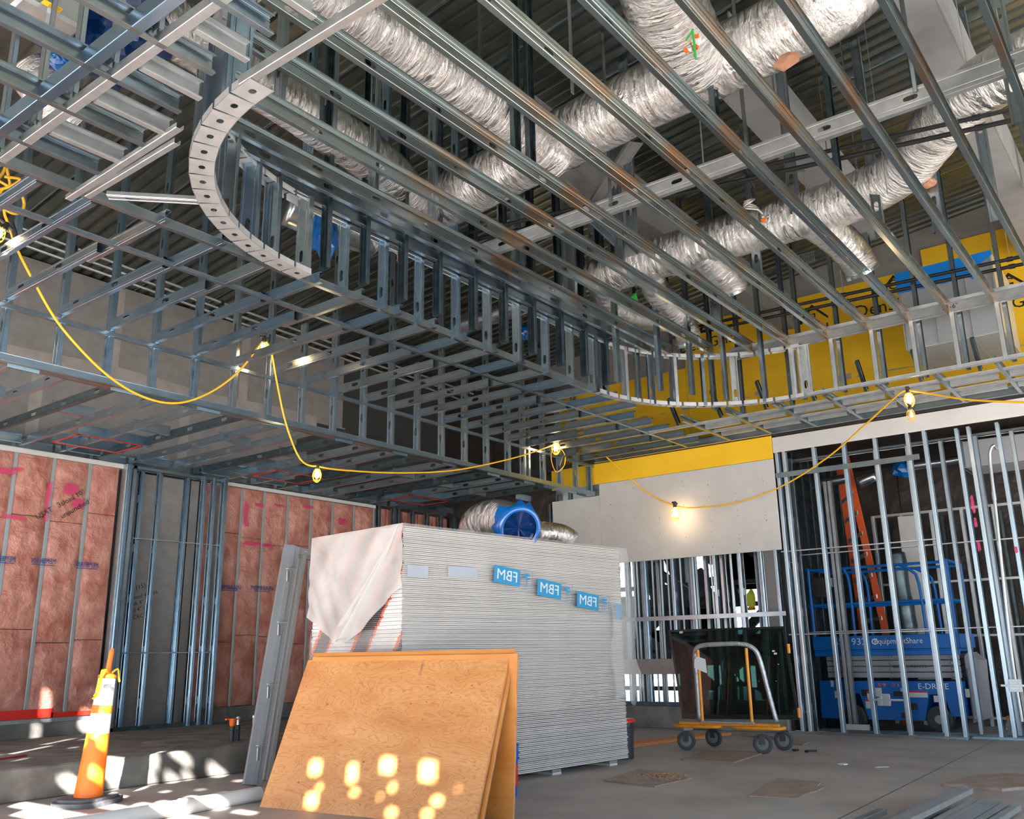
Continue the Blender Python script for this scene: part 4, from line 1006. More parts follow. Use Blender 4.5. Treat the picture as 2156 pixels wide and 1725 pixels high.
def frontf(u, v):   # long front face, hangs to z~.62 with wavy foot, bulging at the right
    x = -.034+u*(LW+.124); zf = .62+.06*math.sin(u*9)-.03*u; z = TOPZ+.012-v*(TOPZ+.012-zf)
    y = -.034-.012*abs(mnoise.noise(Vector((x*3, z*2.5, 0))))*2-.02*v*v-.05*max(0, u-.9)*10*math.sin(min(1, v*1.3)*math.pi)*.6
    if u > .95: x += (u-.95)*20*(.05*math.sin(v*math.pi)+.13*math.exp(-((v-.90)/.10)**2))
    return w3(x, y, z)
sheet_grid(frontf, 60, 40, 'front_drape', M['film'], pf)
sheet_grid(lambda u, v: w3(-.012+u*(LW+.02), -.010+v*(LD+.02), TOPZ+.014+.004*mnoise.noise(Vector((u*9, v*6, 0)))), 30, 12, 'top_drape', M['film'], pf)
def rightf(u, v):
    z = TOPZ+.01-v*1.5; return w3(LW+.02+.05*math.sin(v*math.pi)+.14*max(0, v-.6)*math.sin(u*3), -.02+u*LD, z)
sheet_grid(rightf, 16, 24, 'right_drape', M['film'], pf)
def leftf(u, v):   # end face: hem sweeps from the upper near corner down to the far corner
    y = -.036+u*(LD+.055)
    hem = TOPZ-.50-.42*math.sin(min(1, u/.62)*math.pi/2)**1.3 if u < .62 else TOPZ-.92+.12*(u-.62)/.38*2
    z = TOPZ+.012-v*(TOPZ+.012-hem)
    fold = .022*math.sin((u*1.5+v*.9)*11)*v+.02*abs(mnoise.noise(Vector((u*4, v*3, 2))))
    return w3(-.03-abs(fold)-.03*v*math.sin(u*math.pi), y, z)
sheet_grid(leftf, 40, 30, 'end_drape', M['film_mid'], pf)
for k, (u0, u1, hh) in enumerate(((.0, .55, .10), (.05, .60, .05))):   # heavy diagonal fold
    def foldf(u, v, u0=u0, u1=u1, hh=hh):
        y = .02+(u1)*u*LD; z = TOPZ-.02-(.86-.1*k)*u**.9; s = (v-.5)
        return w3(-.05-hh*.5*math.cos(s*math.pi)*(.25+u), y+s*.16*(.2+u), z-s*.05)
    sheet_grid(foldf, 24, 8, 'diagonal_fold', M['film_thick'], pf)
def skirt(u, v):
    x = LW*.4+u*LW*.58; return w3(x, -.014-.02*abs(mnoise.noise(Vector((x*5, v*2, 5)))), .72-v*.10+.03*math.sin(u*14))
def lowwrap(u, v):
    return w3(-.012-.01*abs(mnoise.noise(Vector((u*5, v*4, 8)))), -.01+u*(LD+.02), 1.25-v*1.12)
sheet_grid(lowwrap, 16, 16, 'lower_end_wrap', M['film_low'], pf)
sheet_grid(lambda u, v: w3(LW-.25+u*(.27+.21*math.exp(-((v-.74)/.2)**2)), -.06-.03*math.sin(u*3)-.02*math.sin(v*9), 1.50-.92*v+.05*math.sin(u*5)), 14, 20, 'loose_flap', M['film'], pf)
M['fbm'] = mat('printed_blue_block', (.02, .24, .46), .5)
M['fbm_w'] = mat('print_reversed_letters', (.62, .64, .65), .5)
M['fbm_pale'] = mat('faded_blue_print', (.36, .44, .52), .6)
for i, (px, py) in enumerate(((1068, 1213), (1157, 1241), (1238, 1266), (1303, 1288))):
    inv = stk.inverted(); p = at(px, py, 1, 4.93); d = p-Vector((0, 0, CAMZ))
    o0 = inv @ Vector((0, 0, CAMZ)); o1 = inv @ p; t_ = (-.075-o0.y)/(o1.y-o0.y); q = o0+(o1-o0)*t_
    mw = stk @ frame((q.x, q.y, q.z), X, Z, -Y) @ Matrix.Rotation(-.10, 4, 'Z')
    wd_ = .33 if i < 3 else .1
    MB().cbox((-wd_/2, -.075, -.0008), (wd_/2, .075, .0008), .0003).build('print_block', M['fbm'], pf, mw=mw)
    if i < 3:
        text_mesh(pf, 'reversed_print', 'FBM', .13, mw @ Matrix.Translation((0, -.002, .002)), M['fbm_w'], width=.25, flipx=True)
        fr = MB().box((wd_/2+.01, -.085, 0), (wd_/2+.16, -.082, .001)).box((wd_/2+.01, .082, 0), (wd_/2+.16, .085, .001)).box((wd_/2+.158, -.085, 0), (wd_/2+.161, .085, .001))
        fr.build('print_outline', M['fbm'], pf, mw=mw)
        tr = MB()
        for (cx, cy, rx, ry) in ((.0, .045, .04, .013), (-.018, .022, .03, .010), (.022, .012, .028, .009)):
            tr.prism([(cx+wd_/2+.085+rx*math.cos(a), cy+ry*math.sin(a)) for a in [k*math.pi/5 for k in range(10)]], 0, .001)
        tr.add([(wd_/2+.08, -.05, 0), (wd_/2+.09, -.05, 0), (wd_/2+.098, 0, 0), (wd_/2+.085, .04, 0), (wd_/2+.086, 0, 0)], [(0, 1, 2, 3, 4)])
        tr.box((wd_/2+.055, -.056, 0), (wd_/2+.115, -.05, .001)).build('print_tree', M['fbm'], pf, mw=mw)
for (px, py, w_) in ((880, 1203, .22), (975, 1205, .34)):
    inv = stk.inverted(); p = at(px, py, 1, 4.93); o0 = inv @ Vector((0, 0, CAMZ)); o1 = inv @ p; t_ = (-.02-o0.y)/(o1.y-o0.y); q = o0+(o1-o0)*t_
    MB().cbox((-w_/2, -.045, -.0008), (w_/2, .045, .0008), .0003).build('print_block', M['fbm_pale'], pf, mw=stk @ frame((q.x, -.02, q.z), X, Z, -Y))
# ---- foil duct elbow and end on top of the stack
e1 = thing('foil_duct_elbow', 'silver foil duct elbow lying on the stack with torn blue film over its open end', 'duct', (6.9, 5.6, 2.1))
ep = [at(1004, 1140, 1, 5.85), at(1012, 1108, 1, 5.72), at(1038, 1096, 1, 5.52), at(1070, 1102, 1, 5.28), at(1094, 1114, 1, 5.04)]
flex('jacket', ep, .205, e1, seed=31, wr=.03, cap=False)
flex('inner_liner', [ep[2], ep[3], ep[4]-(ep[4]-ep[3]).normalized()*.01], .16, e1, seed=32, wr=0, m='spiral', ridge=.02, cap=False)
ax_ = (ep[4]-ep[3]).normalized(); c = ep[4]+ax_*.01
a_ = ax_.orthogonal().normalized(); b_ = ax_.cross(a_); mb = MB(); n = 30; rnd = random.Random(8)
for k in range(n):
    th = 2*math.pi*k/n; d = a_*math.cos(th)+b_*math.sin(th); j_ = rnd.uniform(-.02, .05)+(.05 if k in (4, 5, 17, 24) else 0)
    mb.v += [tuple(c+d*.165+ax_*.0), tuple(c+d*.20+ax_*.015), tuple(c+d*.222-ax_*.03), tuple(c+d*(.225+j_*.9)-ax_*(.07+j_))]
for k in range(n):
    j2 = (k+1) % n
    for e in range(3): mb.f.append((4*k+e, 4*k+e+1, 4*j2+e+1, 4*j2+e)); mb.mi.append(0)
mb.build('blue_film_collar', M['bluefilm'], e1, smooth=True)
mb = MB(); vs = [c-ax_*.04]
for k in range(20):
    th = 2*math.pi*k/20; d = a_*math.cos(th)+b_*math.sin(th); vs.append(c+d*.165*(1 if k > 4 else .55)-ax_*(.03+.03*math.sin(k*2.2)))
mb.add(vs, [(0, k+1, (k+1) % 20+1) for k in range(20)]).build('blue_film_flap', M['bluefilm_d'], e1)
MB().tube([c-ax_*.07, c-ax_*.075], [.168, .168], 30).build('bore_shade_disc', M['black'], e1)  # black disc painted in for the shade inside the open duct
e2 = thing('foil_duct_piece', 'short length of crinkled foil duct lying on the stack, right of the elbow', 'duct', (8, 5.6, 2.1))
flex('jacket', [at(1120, 1124, 1, 5.6), at(1150, 1124, 1, 5.58), at(1185, 1130, 1, 5.55), at(1203, 1142, 1, 5.5)], .125, e2, seed=33, wr=.05)
# ---- leaning plywood
def ply_mat(nm, c0, c1, c2):
    m = bpy.data.materials.new(nm); m.use_nodes = True; nt = m.node_tree; b = nt.nodes['Principled BSDF']; b.inputs['Roughness'].default_value = .5
    tc = nt.nodes.new('ShaderNodeTexCoord'); mp = nt.nodes.new('ShaderNodeMapping'); mp.inputs['Scale'].default_value = (1.0, 2.8, 1)
    n1 = nt.nodes.new('ShaderNodeTexNoise'); n1.inputs['Scale'].default_value = 2.0; n1.inputs['Detail'].default_value = 3; n1.inputs['Distortion'].default_value = .7
    nt.links.new(tc.outputs['Object'], mp.inputs[0]); nt.links.new(mp.outputs[0], n1.inputs[0])
    mu = nt.nodes.new('ShaderNodeMath'); mu.operation = 'MULTIPLY'; mu.inputs[1].default_value = 115; nt.links.new(n1.outputs[0], mu.inputs[0])
    si = nt.nodes.new('ShaderNodeMath'); si.operation = 'SINE'; nt.links.new(mu.outputs[0], si.inputs[0])
    r1 = nt.nodes.new('ShaderNodeValToRGB'); r1.color_ramp.elements[0].position = .3; r1.color_ramp.elements[1].position = .7
    r1.color_ramp.elements[0].color = (*c0, 1); r1.color_ramp.elements[1].color = (*c1, 1); nt.links.new(n1.outputs[0], r1.inputs[0])
    mr = nt.nodes.new('ShaderNodeMapRange'); mr.inputs[1].default_value = .6; mr.inputs[2].default_value = 1; mr.inputs[3].default_value = 0; mr.inputs[4].default_value = .42
    nt.links.new(si.outputs[0], mr.inputs[0])
    mx = nt.nodes.new('ShaderNodeMixRGB'); nt.links.new(mr.outputs[0], mx.inputs[0]); nt.links.new(r1.outputs[0], mx.inputs[1]); mx.inputs[2].default_value = (*c2, 1)
    n2 = nt.nodes.new('ShaderNodeTexNoise'); n2.inputs['Scale'].default_value = 22; n2.inputs['Detail'].default_value = 6
    nt.links.new(mp.outputs[0], n2.inputs[0]); m2 = nt.nodes.new('ShaderNodeMixRGB'); m2.blend_type = 'MULTIPLY'; m2.inputs[0].default_value = .35
    nt.links.new(mx.outputs[0], m2.inputs[1]); nt.links.new(n2.outputs[0], m2.inputs[2]); nt.links.new(m2.outputs[0], b.inputs['Base Color']); return m
M['ply'] = ply_mat('plywood_face', (.66, .26, .07), (.80, .38, .13), (.42, .13, .025))
M['plyback'] = mat('plywood_face_orange', (.56, .19, .03), .55, var=((.68, .28, .06), 3, 7), stretch=(1, 3, 1), ramp=(.3, .7))
M['plyedge'] = mat('plywood_edge', (.36, .14, .05), .7, var=((.60, .30, .13), 30, 2), stretch=(.3, .3, 8))
M['knot'] = mat('wood_knot', (.36, .13, .04), .7)
BL = Vector((4.47, 5.79, 0)); az = R_(-84); dd = Vector((math.cos(az), math.sin(az), 0)); nn = Vector((-dd.y, dd.x, 0)); th = R_(67)
upv = nn*math.cos(th)+Z*math.sin(th); outn = dd.cross(upv)
def ply(name_lbl, org, d, u, w_, h, m, seed, grain=True):
    o3 = d.cross(u).normalized(); root = thing('plywood_sheet', name_lbl, 'plywood', org); mw = frame(org, d, u, o3)
    MB().cbox((0, 0, -.0175), (w_, h, 0), .0015).build('plies', M['plyedge'], root, mw=mw)
    f = MB().cbox((.002, .002, 0), (w_-.002, h-.002, .0012), .0004).build('face_veneer', m, root, mw=mw)
    rr = random.Random(seed)
    for k in range(30):
        cx, cy = .06+rr.random()*(w_-.12), .05+rr.random()*(h-.1); r = rr.choice((.005, .006, .008, .011))
        pts = [(cx+r*(1+.2*rr.random())*math.cos(a*math.pi/5), cy+.75*r*(1+.2*rr.random())*math.sin(a*math.pi/5)) for a in range(10)]
        MB().prism(pts, .0012, .0018).build('knot', M['knot'], root, mw=mw)
    return root, mw
W_ = 1.88
ply('front plywood sheet leaning at the bottom centre, sun patches on its lower part', BL, dd, upv, W_, 1.11, M['ply'], 1)
root, mw = ply('thin second plywood sheet just behind the front one, its top edge higher', BL+nn*.045+dd*.02, dd, (nn*math.cos(R_(68))+Z*math.sin(R_(68))), W_+.0, 1.16, M['plyback'], 2)
up3 = (nn*math.cos(R_(85))*1+Z*math.sin(R_(84)))
ply('steepest plywood sheet at the back, orange face seen at the right edge', BL+nn*.34+dd*.05, dd, up3, W_+.02, 1.05, M['plyback'], 3)
pq = frame(BL, dd, upv, outn)
MB().cbox((1.14, .98, .0012), (1.165, 1.108, .0016), .0001).build('cut_notch', M['plyedge'], root, mw=pq)
# ---- steel door frame leaning left of the stack
M['primer'] = mat('grey_primer_steel', (.30, .32, .34), .45, .3)
M['primer_l'] = mat('light_grey_primer_steel', (.46, .47, .47), .45, .2)
df = thing('steel_door_frame', 'grey steel door frame leaning upright between the plywood and the insulated wall', 'door frame', (5.2, 7, 0))
def jamb(p0, p1, nrm, w_, parent, m, nm):
    p0, p1 = Vector(p0), Vector(p1); a = (p1-p0); L = a.length; a.normalize(); x = (Vector(nrm)-a*a.dot(Vector(nrm))).normalized(); y = a.cross(x)
    mb = MB(); pr = [(0, -w_/2), (.05, -w_/2), (.05, -w_*.12), (.066, -w_*.12), (.066, w_*.18), (.05, w_*.18), (.05, w_/2), (0, w_/2), (0, w_/2-.012), (.012, w_/2-.012), (.012, -w_/2+.012), (0, -w_/2+.012)]
    return mb.prism(pr, 0, L).build(nm, m, parent, mw=frame(p0, x, y, a))
pA = at(528, 1655, 2, 0); pB = at(614, 1143, 1, 7.1)
vdir = (pB-pA); L = vdir.length; vdir.normalize()
jamb(pA, pA+vdir*2.17, (-.35, -.93, 0), .15, df, M['primer'], 'jamb')
side = Vector((.86, .28, 0))
jamb(pA+side*.23+Z*.01, pA+side*.23+vdir*2.14, (-.35, -.93, 0), .07, df, M['primer_l'], 'jamb')
jamb(pA+vdir*2.12, pA+vdir*2.12+side*.9, (-.35, -.93, 0), .10, df, M['primer_l'], 'head')
for f_ in (.12, .36, .62, .86):
    c = pA+vdir*2.17*f_+Vector((-.025, -.065, 0))
    MB().cbox((-.012, -.004, -.05), (.012, .004, .05), .002).build('hinge_plate', M['galv_white'], df, mw=Matrix.Translation(c+Vector((-.012, -.01, 0))))
    MB().cbox((-.05, -.02, -.004), (.05, .02, .004), .001).build('anchor_clip', M['primer_l'], df, mw=Matrix.Translation(c+Vector((.03, -.0, .07))))
# ---- traffic delineator
M['cone'] = mat('delineator_orange', (1.0, .20, .01), .5)
M['reflect'] = mat('white_reflective_band', (.82, .82, .80), .4)
M['smudge'] = mat('black_smudge', (.05, .05, .055), .7)
M['rubber'] = mat('black_rubber_base', (.07, .075, .085), .8, var=((.14, .145, .155), 9, 5), bump=(30, .3, .004))
cn = thing('traffic_delineator', 'orange and white traffic post on a black rubber base, yellow rope bow at its top', 'traffic post', (4.0, 7.1, 0))
base = MB(); pts = []
for k in range(28):
    th_ = 2*math.pi*k/28; pts.append((.20*math.copysign(abs(math.cos(th_))**.65, math.cos(th_)), .20*math.copysign(abs(math.sin(th_))**.65, math.sin(th_))))
base.prism(pts, 0, .035); base.prism([(x*.86, y*.86) for x, y in pts], .035, .055)
cb = Vector((3.86, 7.06, 0))
base.build('rubber_base', M['rubber'], cn, mw=Matrix.Translation(cb) @ Matrix.Rotation(.5, 4, 'Z') @ Matrix.Scale(1.32, 4, X))
for k, s_ in enumerate((-1, 1)):
    MB().cbox((-.05, -.018, 0), (.05, .018, .018), .008).build('foot_lug', M['rubber'], cn, mw=Matrix.Translation(cb+Vector((-.17, -.05+.1*k, .01))) @ Matrix.Rotation(.5, 4, 'Z'))
tilt = Matrix.Translation(cb+Z*.05) @ Matrix.Rotation(R_(0), 4, 'X') @ Matrix.Rotation(R_(4.0), 4, 'Y')
segs = ((0, .30, 'cone', 'post_section'), (.30, .455, 'cone', 'post_section'), (.455, .60, 'reflect', 'reflective_band'), (.60, .66, 'cone', 'post_section'), (.66, .86, 'reflect', 'reflective_band'), (.86, .90, 'cone', 'post_cap'))
for z0, z1, m, nm in segs:
    r0 = .10-.037*z0/.9; r1 = .10-.037*z1/.9
    pr = [(r0, z0), (r1, z1)] if m == 'reflect' else [(r0+.002, z0), (r0+.002, z0+.01), (r1+.002, z1-.01), (r1+.002, z1)]
    if nm == 'post_cap': pr = [(r0, z0), (r0+.004, z0+.01), (r0+.002, z1-.015), (r0*.6, z1), (.02, z1)]
    MB().lathe(pr, 32).build(nm, M[m], cn, smooth=False, mw=tilt)
MB().tube([(0, 0, .89), (0, 0, .98), (.004, 0, 1.06), (.006, 0, 1.09)], [.022, .02, .019, .012], 14).build('grip_handle', M['cone'], cn, mw=tilt)
blobm = MB().prism([(.03*math.cos(a*math.pi/6)*(1+.2*(a % 2)), .022*math.sin(a*math.pi/6)) for a in range(12)], -.001, .001)
cdir = Vector((-cb.x, -cb.y, 0)).normalized()
blobm.build('smudge', M['smudge'], cn, mw=frame(cb+Z*.85+cdir*.0735+Vector((.064, -.01, 0)), Vector((-cdir.y, cdir.x, 0)), Z, cdir))
M['rope'] = mat('yellow_rope', (.75, .52, .02), .6)
for k in range(4):
    a0 = cb+Z*.94+X*.06; s_ = (-1, 1, -1, -1)[k]
    MB().tube(smooth_path([a0+Vector((.02*s_, -.03, .01)), a0+Vector((-.05-.01*k, -.06, .03)), a0+Vector((-.09, -.06, -.04-.03*k)), a0+Vector((-.10-.01*k, -.05, -.12-.02*k))] if k != 1 else
        [a0+Vector((.02, -.03, .01)), a0+Vector((.06, -.04, .04)), a0+Vector((.08, -.03, -.02)), a0+Vector((.09, -.03, -.06))], .02), .008 if k else .012, 8).build('rope_tail', M['rope'], cn)
# ---- anchor bolts on the platform
M['epoxy'] = mat('black_sleeve', (.03, .035, .04), .4)
for i, (px, py, o_) in enumerate(((487, 1562, 1), (499, 1560, 0), (533, 1556, 0))):
    p = at(px, py, 2, .25)
    t = thing('anchor_bolt', ('black anchor sleeve with an orange tee cap on the platform edge', 'black anchor sleeve with a bare steel tip, right beside the orange-capped one', 'black anchor sleeve with steel tip beside the leaning door frame')[i], 'anchor bolt', p)
    MB().lathe([(.026, 0), (.026, .10), (.022, .104), (.026, .108), (.026, .14), (.018, .15)], 16).build('sleeve', M['epoxy'], t, mw=Matrix.Translation(p))
    if o_:
        MB().lathe([(.022, .14), (.03, .17), (.032, .20), (.05, .205), (.05, .215), (.02, .22)], 16).build('orange_cap', M['orange'], t, mw=Matrix.Translation(p))
        MB().cbox((-.085, -.014, .205), (.03, .014, .22), .004).build('cap_arm', M['orange'], t, mw=Matrix.Translation(p))
    else:
        MB().lathe([(.016, .14), (.016, .20), (.022, .205), (.022, .225), (.012, .23)], 12).build('threaded_tip', M['emt'], t, mw=Matrix.Translation(p))
# ---- long white pipe on the floor and a plank
M['pvc'] = mat('white_pipe', (.70, .69, .66), .35)
pp = thing('white_pipe', 'long thick pale plastic pipe lying on the floor in front of the platform', 'pipe', (4, 6.2, 0))
a = at(545, 1672, 2, .05); b = at(255, 1722, 2, .05); b = b+(b-a)*.8
MB().tube([a, b], .052, 28).build('pipe_barrel', M['pvc'], pp)
MB().tube([a.lerp(b, .3), a.lerp(b, .34)], .058, 28).build('pipe_socket', M['pvc'], pp)
text_mesh(pp, 'pipe_print', 'REVERSIBLE', .022, frame(a.lerp(b, .13)+Vector((-.0, -.0, .0))+Vector((0, 0, .012)), (a-b).normalized(), Vector((.25, .25, .93)).normalized(), (a-b).normalized().cross(Vector((.25, .25, .93)).normalized())), M['black'])
rp = thing('cardboard_piece', 'red edged flat piece lying at the far left on the platform', 'debris', (4.3, 9.3, .25))
MB().cbox((-.3, -.12, .252), (.18, .12, .262), .003).build('flat_piece', M['red'], rp, mw=Matrix.Translation((3.85, 8.55, 0)) @ Matrix.Rotation(.4, 4, 'Z'))
MB().cbox((-.29, -.11, .2625), (.17, .11, .266), .001).build('top_paper', M['gyp'], rp, mw=Matrix.Translation((3.85, 8.55, 0)) @ Matrix.Rotation(.4, 4, 'Z'))
# ---- buckets
M['bluep'] = mat('blue_bucket_plastic', (.01, .10, .55), .35); M['redp'] = mat('red_plastic', (.65, .03, .02), .4)
def bucket(lbl, c, m, lid=None, h=.37, r=.15, label_m=None):
    t = thing('bucket', lbl, 'bucket', c); T = Matrix.Translation(c)
    MB().lathe([(r*.86, 0), (r*.88, .005), (r*.95, h*.70), (r*1.04, h*.72), (r*1.04, h*.735), (r*.96, h*.74), (r*.965, h*.80), (r*1.05, h*.82), (r*1.05, h*.835), (r*.97, h*.84), (r*.98, h*.97), (r*1.03, h*.98), (r*1.03, h), (r*.96, h), (r*.93, h*.9), (r*.85, .02), (.01, .018)], 32).build('bucket_body', m, t, mw=T)
    pts = [(r*1.05*math.cos(a), .02+r*.5*math.sin(a)*.3-.02, h*.86-.10*abs(math.sin(a))) for a in [math.pi*k/14 for k in range(15)]]
    MB().tube([Vector(q)+Vector((0, -r*1.0*math.sin(math.pi*k/14), 0)) for k, q in enumerate(pts)], .003, 6).build('wire_handle', M['emt'], t, mw=T)
    if lid: MB().lathe([(r*1.06, h-.02), (r*1.08, h), (r*1.0, h+.012), (.02, h+.012)], 32).build('lid', lid, t, mw=T)
    if label_m:
        mb = MB(); n = 10; vs = []
        for k in range(n+1):
            a = R_(200+k*9); vs += [(r*.965*math.cos(a), r*.965*math.sin(a), h*.2), (r*.98*math.cos(a), r*.98*math.sin(a), h*.62)]
        mb.add(vs, [(2*k, 2*k+2, 2*k+3, 2*k+1) for k in range(n)]).build('printed_label', label_m, t, mw=T)
    return t
bucket('blue plastic bucket behind the right edge of the leaning plywood', Vector((5.80, 4.62, 0)), M['bluep'], label_m=M['redp'])
bucket('black bucket with a red lid at the right end of the drywall stack', Vector((8.42, 5.13, 0)), M['epoxy'], M['redp'])
# ---- drywall cart with dark glass
M['cart'] = mat('orange_cart_paint', (.80, .30, .02), .45, var=((.62, .20, .02), 12, 5), ramp=(.45, .8))
M['wheel'] = mat('cart_wheel_rubber', (.05, .055, .06), .7); M['hub'] = mat('wheel_hub', (.16, .17, .17), .6)
ct = thing('drywall_cart', 'orange drywall cart on four black wheels, upper rail wrapped in clear film', 'cart', (9.7, 4.45, 0))
ca = Vector((9.55, 4.97, .26)); cb_ = Vector((9.62, 3.98, .26)); cd = (cb_-ca).normalized(); cn_ = Vector((-cd.y, cd.x, 0))
Tc = frame((9.58, 4.47, 0), cd, cn_, Z)   # local x along cart (to the right), y away from camera
def ctube(pts, r, nm, m='cart', n=12): return MB().tube(smooth_path([Vector(q) for q in pts], .04), r, n).build(nm, M[m], ct, mw=Tc)
ctube([(-.30, .02, .27), (-.30, .02, .62), (-.30, .02, 1.05)], .017, 'upright_post')
ctube([(.26, .02, .27), (.26, .02, .62), (.26, .02, 1.06)], .017, 'upright_post')
M['wrapfilm'] = mat('film_wrapped_tube', (.45, .46, .48), .25, .5, bump=(40, 1, .01))
flex('wrapped_rail', [(-.37, .10, .30), (-.37, .09, .70), (-.36, .06, .98), (-.30, .04, 1.085), (-.1, .03, 1.105), (.2, .03, 1.105), (.33, .04, 1.06), (.385, .06, .95), (.44, .09, .62), (.50, .10, .30)], .023, ct, n=14, wr=.12, m='wrapfilm').matrix_basis = Tc
for s_ in (-1, 1):
    cx = s_*.34
    pts = [(cx-.26, -.02, .245), (cx-.22, .07, .245), (cx+.2, .09, .245), (cx+.26, -.0, .245), (cx+.20, -.10, .245), (cx-.20, -.11, .245)]
    MB().tube(smooth_path([Vector(q) for q in pts+[pts[0]]], .03), .016, 10).build('deck_ring', M['cart'], ct, mw=Tc)
    for k in (-.12, 0, .12): MB().cbox((cx+k-.02, -.10, .24), (cx+k+.02, .08, .262), .003).build('deck_slat', M['cart'], ct, mw=Tc)
MB().cbox((-.56, -.022, .252), (.56, .018, .285), .004).build('deck_beam', M['cart'], ct, mw=Tc)
MB().cbox((-.30, -.035, .28), (.30, .015, .30), .003).build('deck_pad', M['wrapfilm'], ct, mw=Tc)
def wheel(x, y, rz):
    mw = Tc @ Matrix.Translation((x, y, .10)) @ Matrix.Rotation(rz, 4, 'Z') @ Matrix.Rotation(math.pi/2, 4, 'X') @ Matrix.Translation((0, 0, -.02))
    w_ = MB().lathe([(.06, .004), (.085, .0), (.097, .004), (.10, .012), (.10, .028), (.097, .036), (.085, .04), (.06, .036)], 30).build('wheel', M['wheel'], ct, mw=mw)
    MB().lathe([(.01, -.004), (.02, -.004), (.024, .002), (.06, .0035), (.061, .0365), (.024, .038), (.02, .044), (.01, .044)], 24).build('hub', M['hub'], w_, mw=Matrix.Identity(4)).matrix_basis = mw
    f = MB().cbox((-.03, -.032, .05), (.03, -.027, .14), .002).cbox((-.03, .027, .05), (.03, .032, .14), .002).cbox((-.035, -.032, .125), (.035, .032, .14), .003)
    f.build('caster_fork', M['epoxy'], ct, mw=Tc @ Matrix.Translation((x, y, .045)) @ Matrix.Rotation(rz, 4, 'Z') @ Matrix.Translation((0, 0, -.045+.045)))
wheel(-.44, -.13, .25); wheel(-.32, .36, -.1); wheel(.42, -.16, .2); wheel(.50, .28, .1)
MB().cbox((-.005, -.11, 0), (.005, -.10, .0), .0)if False else None
MB().add([(-.29,-.02,.98),(-.20,-.02,.95),(-.19,-.025,.80),(-.30,-.02,.84),(-.34,-.02,.86),(-.33,-.02,.95)], [(0,1,2,3,4,5)]).build('paper_tag', M['white_paper'], ct, mw=Tc)
# dark tinted glass panel behind
M['glass'] = mat('dark_tinted_glass', (.012, .035, .032), .03, trans=.93, ior=1.5)
M['gedge'] = mat('black_glazing_border', (.01, .014, .014), .3)
gp = thing('glass_panel', 'large dark tinted glass pane leaning behind the orange cart', 'glass', (9.9, 4.8, .27))
gl = at(1437, 1514, 0, 9.85); gr_ = at(1684, 1516, 0, 9.72); tl = at(1407, 1327, 0, 10.0); tr_ = at(1652, 1319, 0, 9.9)
gx = (gr_-gl).normalized(); nrm = gx.cross(((tl+tr_)/2-(gl+gr_)/2)).normalized()*-.006
def quadbox(p, off, nm, m, parent):
    vs = [q for q in p]+[q+off for q in p]
    return MB().add(vs, [(0,1,2,3),(7,6,5,4),(0,4,5,1),(1,5,6,2),(2,6,7,3),(3,7,4,0)]).build(nm, m, parent)
quadbox([gl, gr_, tr_, tl], nrm, 'pane', M['glass'], gp)
def lerp4(u, v): return gl.lerp(gr_, u).lerp(tl.lerp(tr_, u), v)
for (u0, v0, u1, v1) in ((0, 0, 1, .05), (0, .975, 1, 1), (0, 0, .022, 1), (.978, 0, 1, 1)):
    quadbox([lerp4(u0, v0)-nrm*.2, lerp4(u1, v0)-nrm*.2, lerp4(u1, v1)-nrm*.2, lerp4(u0, v1)-nrm*.2], -nrm*.3, 'dark_border', M['gedge'], gp)
for (u, v, s_) in ((.10, .955, .045), (.87, .72, .03), (.88, .69, .035), (.55, .42, .012), (.72, .40, .012), (.86, .40, .012), (.9, .58, .012)):
    q = lerp4(u, v)-nrm*.6; MB().add([q, q+gx*s_, q+gx*s_*1.1+Z*s_*.5, q+gx*s_*.1+Z*s_*.55]+[w-nrm*.1 for w in (q, q+gx*s_, q+gx*s_*1.1+Z*s_*.5, q+gx*s_*.1+Z*s_*.55)], [(7,6,5,4)]).build('sticker', M['white_paper'], gp)
for (v0, v1) in ((.02, .16), (.70, .82)):
    MB().cbox((-.012, -.012, 0), (.02, .012, .10), .004).build('edge_protector', M['cart'], gp, mw=Matrix.Translation(lerp4(1.0, v0)))
# ---- floor protection scraps, lumber, small debris
M['hard'] = mat('dusty_hardboard', (.27, .19, .15), .85, var=((.36, .27, .22), 6, 6), bump=(30, .3, .003))
M['saw'] = mat('sawdust', (.45, .27, .17), .95, bump=(80, 1, .01))
def mat_scrap(lbl, pts, z=.012, nm='floor_board'):
    pts = [at(px, py, 2, 0) for px, py in pts]; cz = sum(pts, Vector())/len(pts)
    t = thing(nm, lbl, 'board', cz)
    MB().prism([(q.x-cz.x, q.y-cz.y) for q in pts][::-1], 0.001, z).build('board', M['hard'], t, mw=Matrix.Translation(cz)); return t, cz
t, cz = mat_scrap('dusty board scrap on the floor with a heap of sawdust on it', [(1270, 1646), (1378, 1659), (1458, 1641), (1442, 1638), (1440, 1633), (1345, 1622)])
sw = MB(); rr = random.Random(6)
for k in range(260):
    a = rr.random()*6.28; r = rr.random()**.7*.26; c = Vector((cz.x+.05+r*math.cos(a)*.9, cz.y+r*math.sin(a), .014+.02*(1-r/.26)*rr.random()))
    sw.cbox(c-Vector((.006, .004, .002)), c+Vector((.008, .004, .003)), .001)
tag(sw.build('sawdust', M['saw']), 'heap of brown sawdust on the nearest board scrap', 'sawdust', kind='stuff')
mat_scrap('dusty board scrap lying directly in front of the cart wheels', [(1436, 1601), (1545, 1608), (1604, 1589), (1596, 1586), (1560, 1584), (1487, 1583)])
mat_scrap('jagged-ended board scrap in the middle of the floor', [(1578, 1679), (1678, 1685), (1700, 1674), (1722, 1668), (1736, 1660), (1722, 1658), (1728, 1650), (1640, 1642), (1625, 1652)])
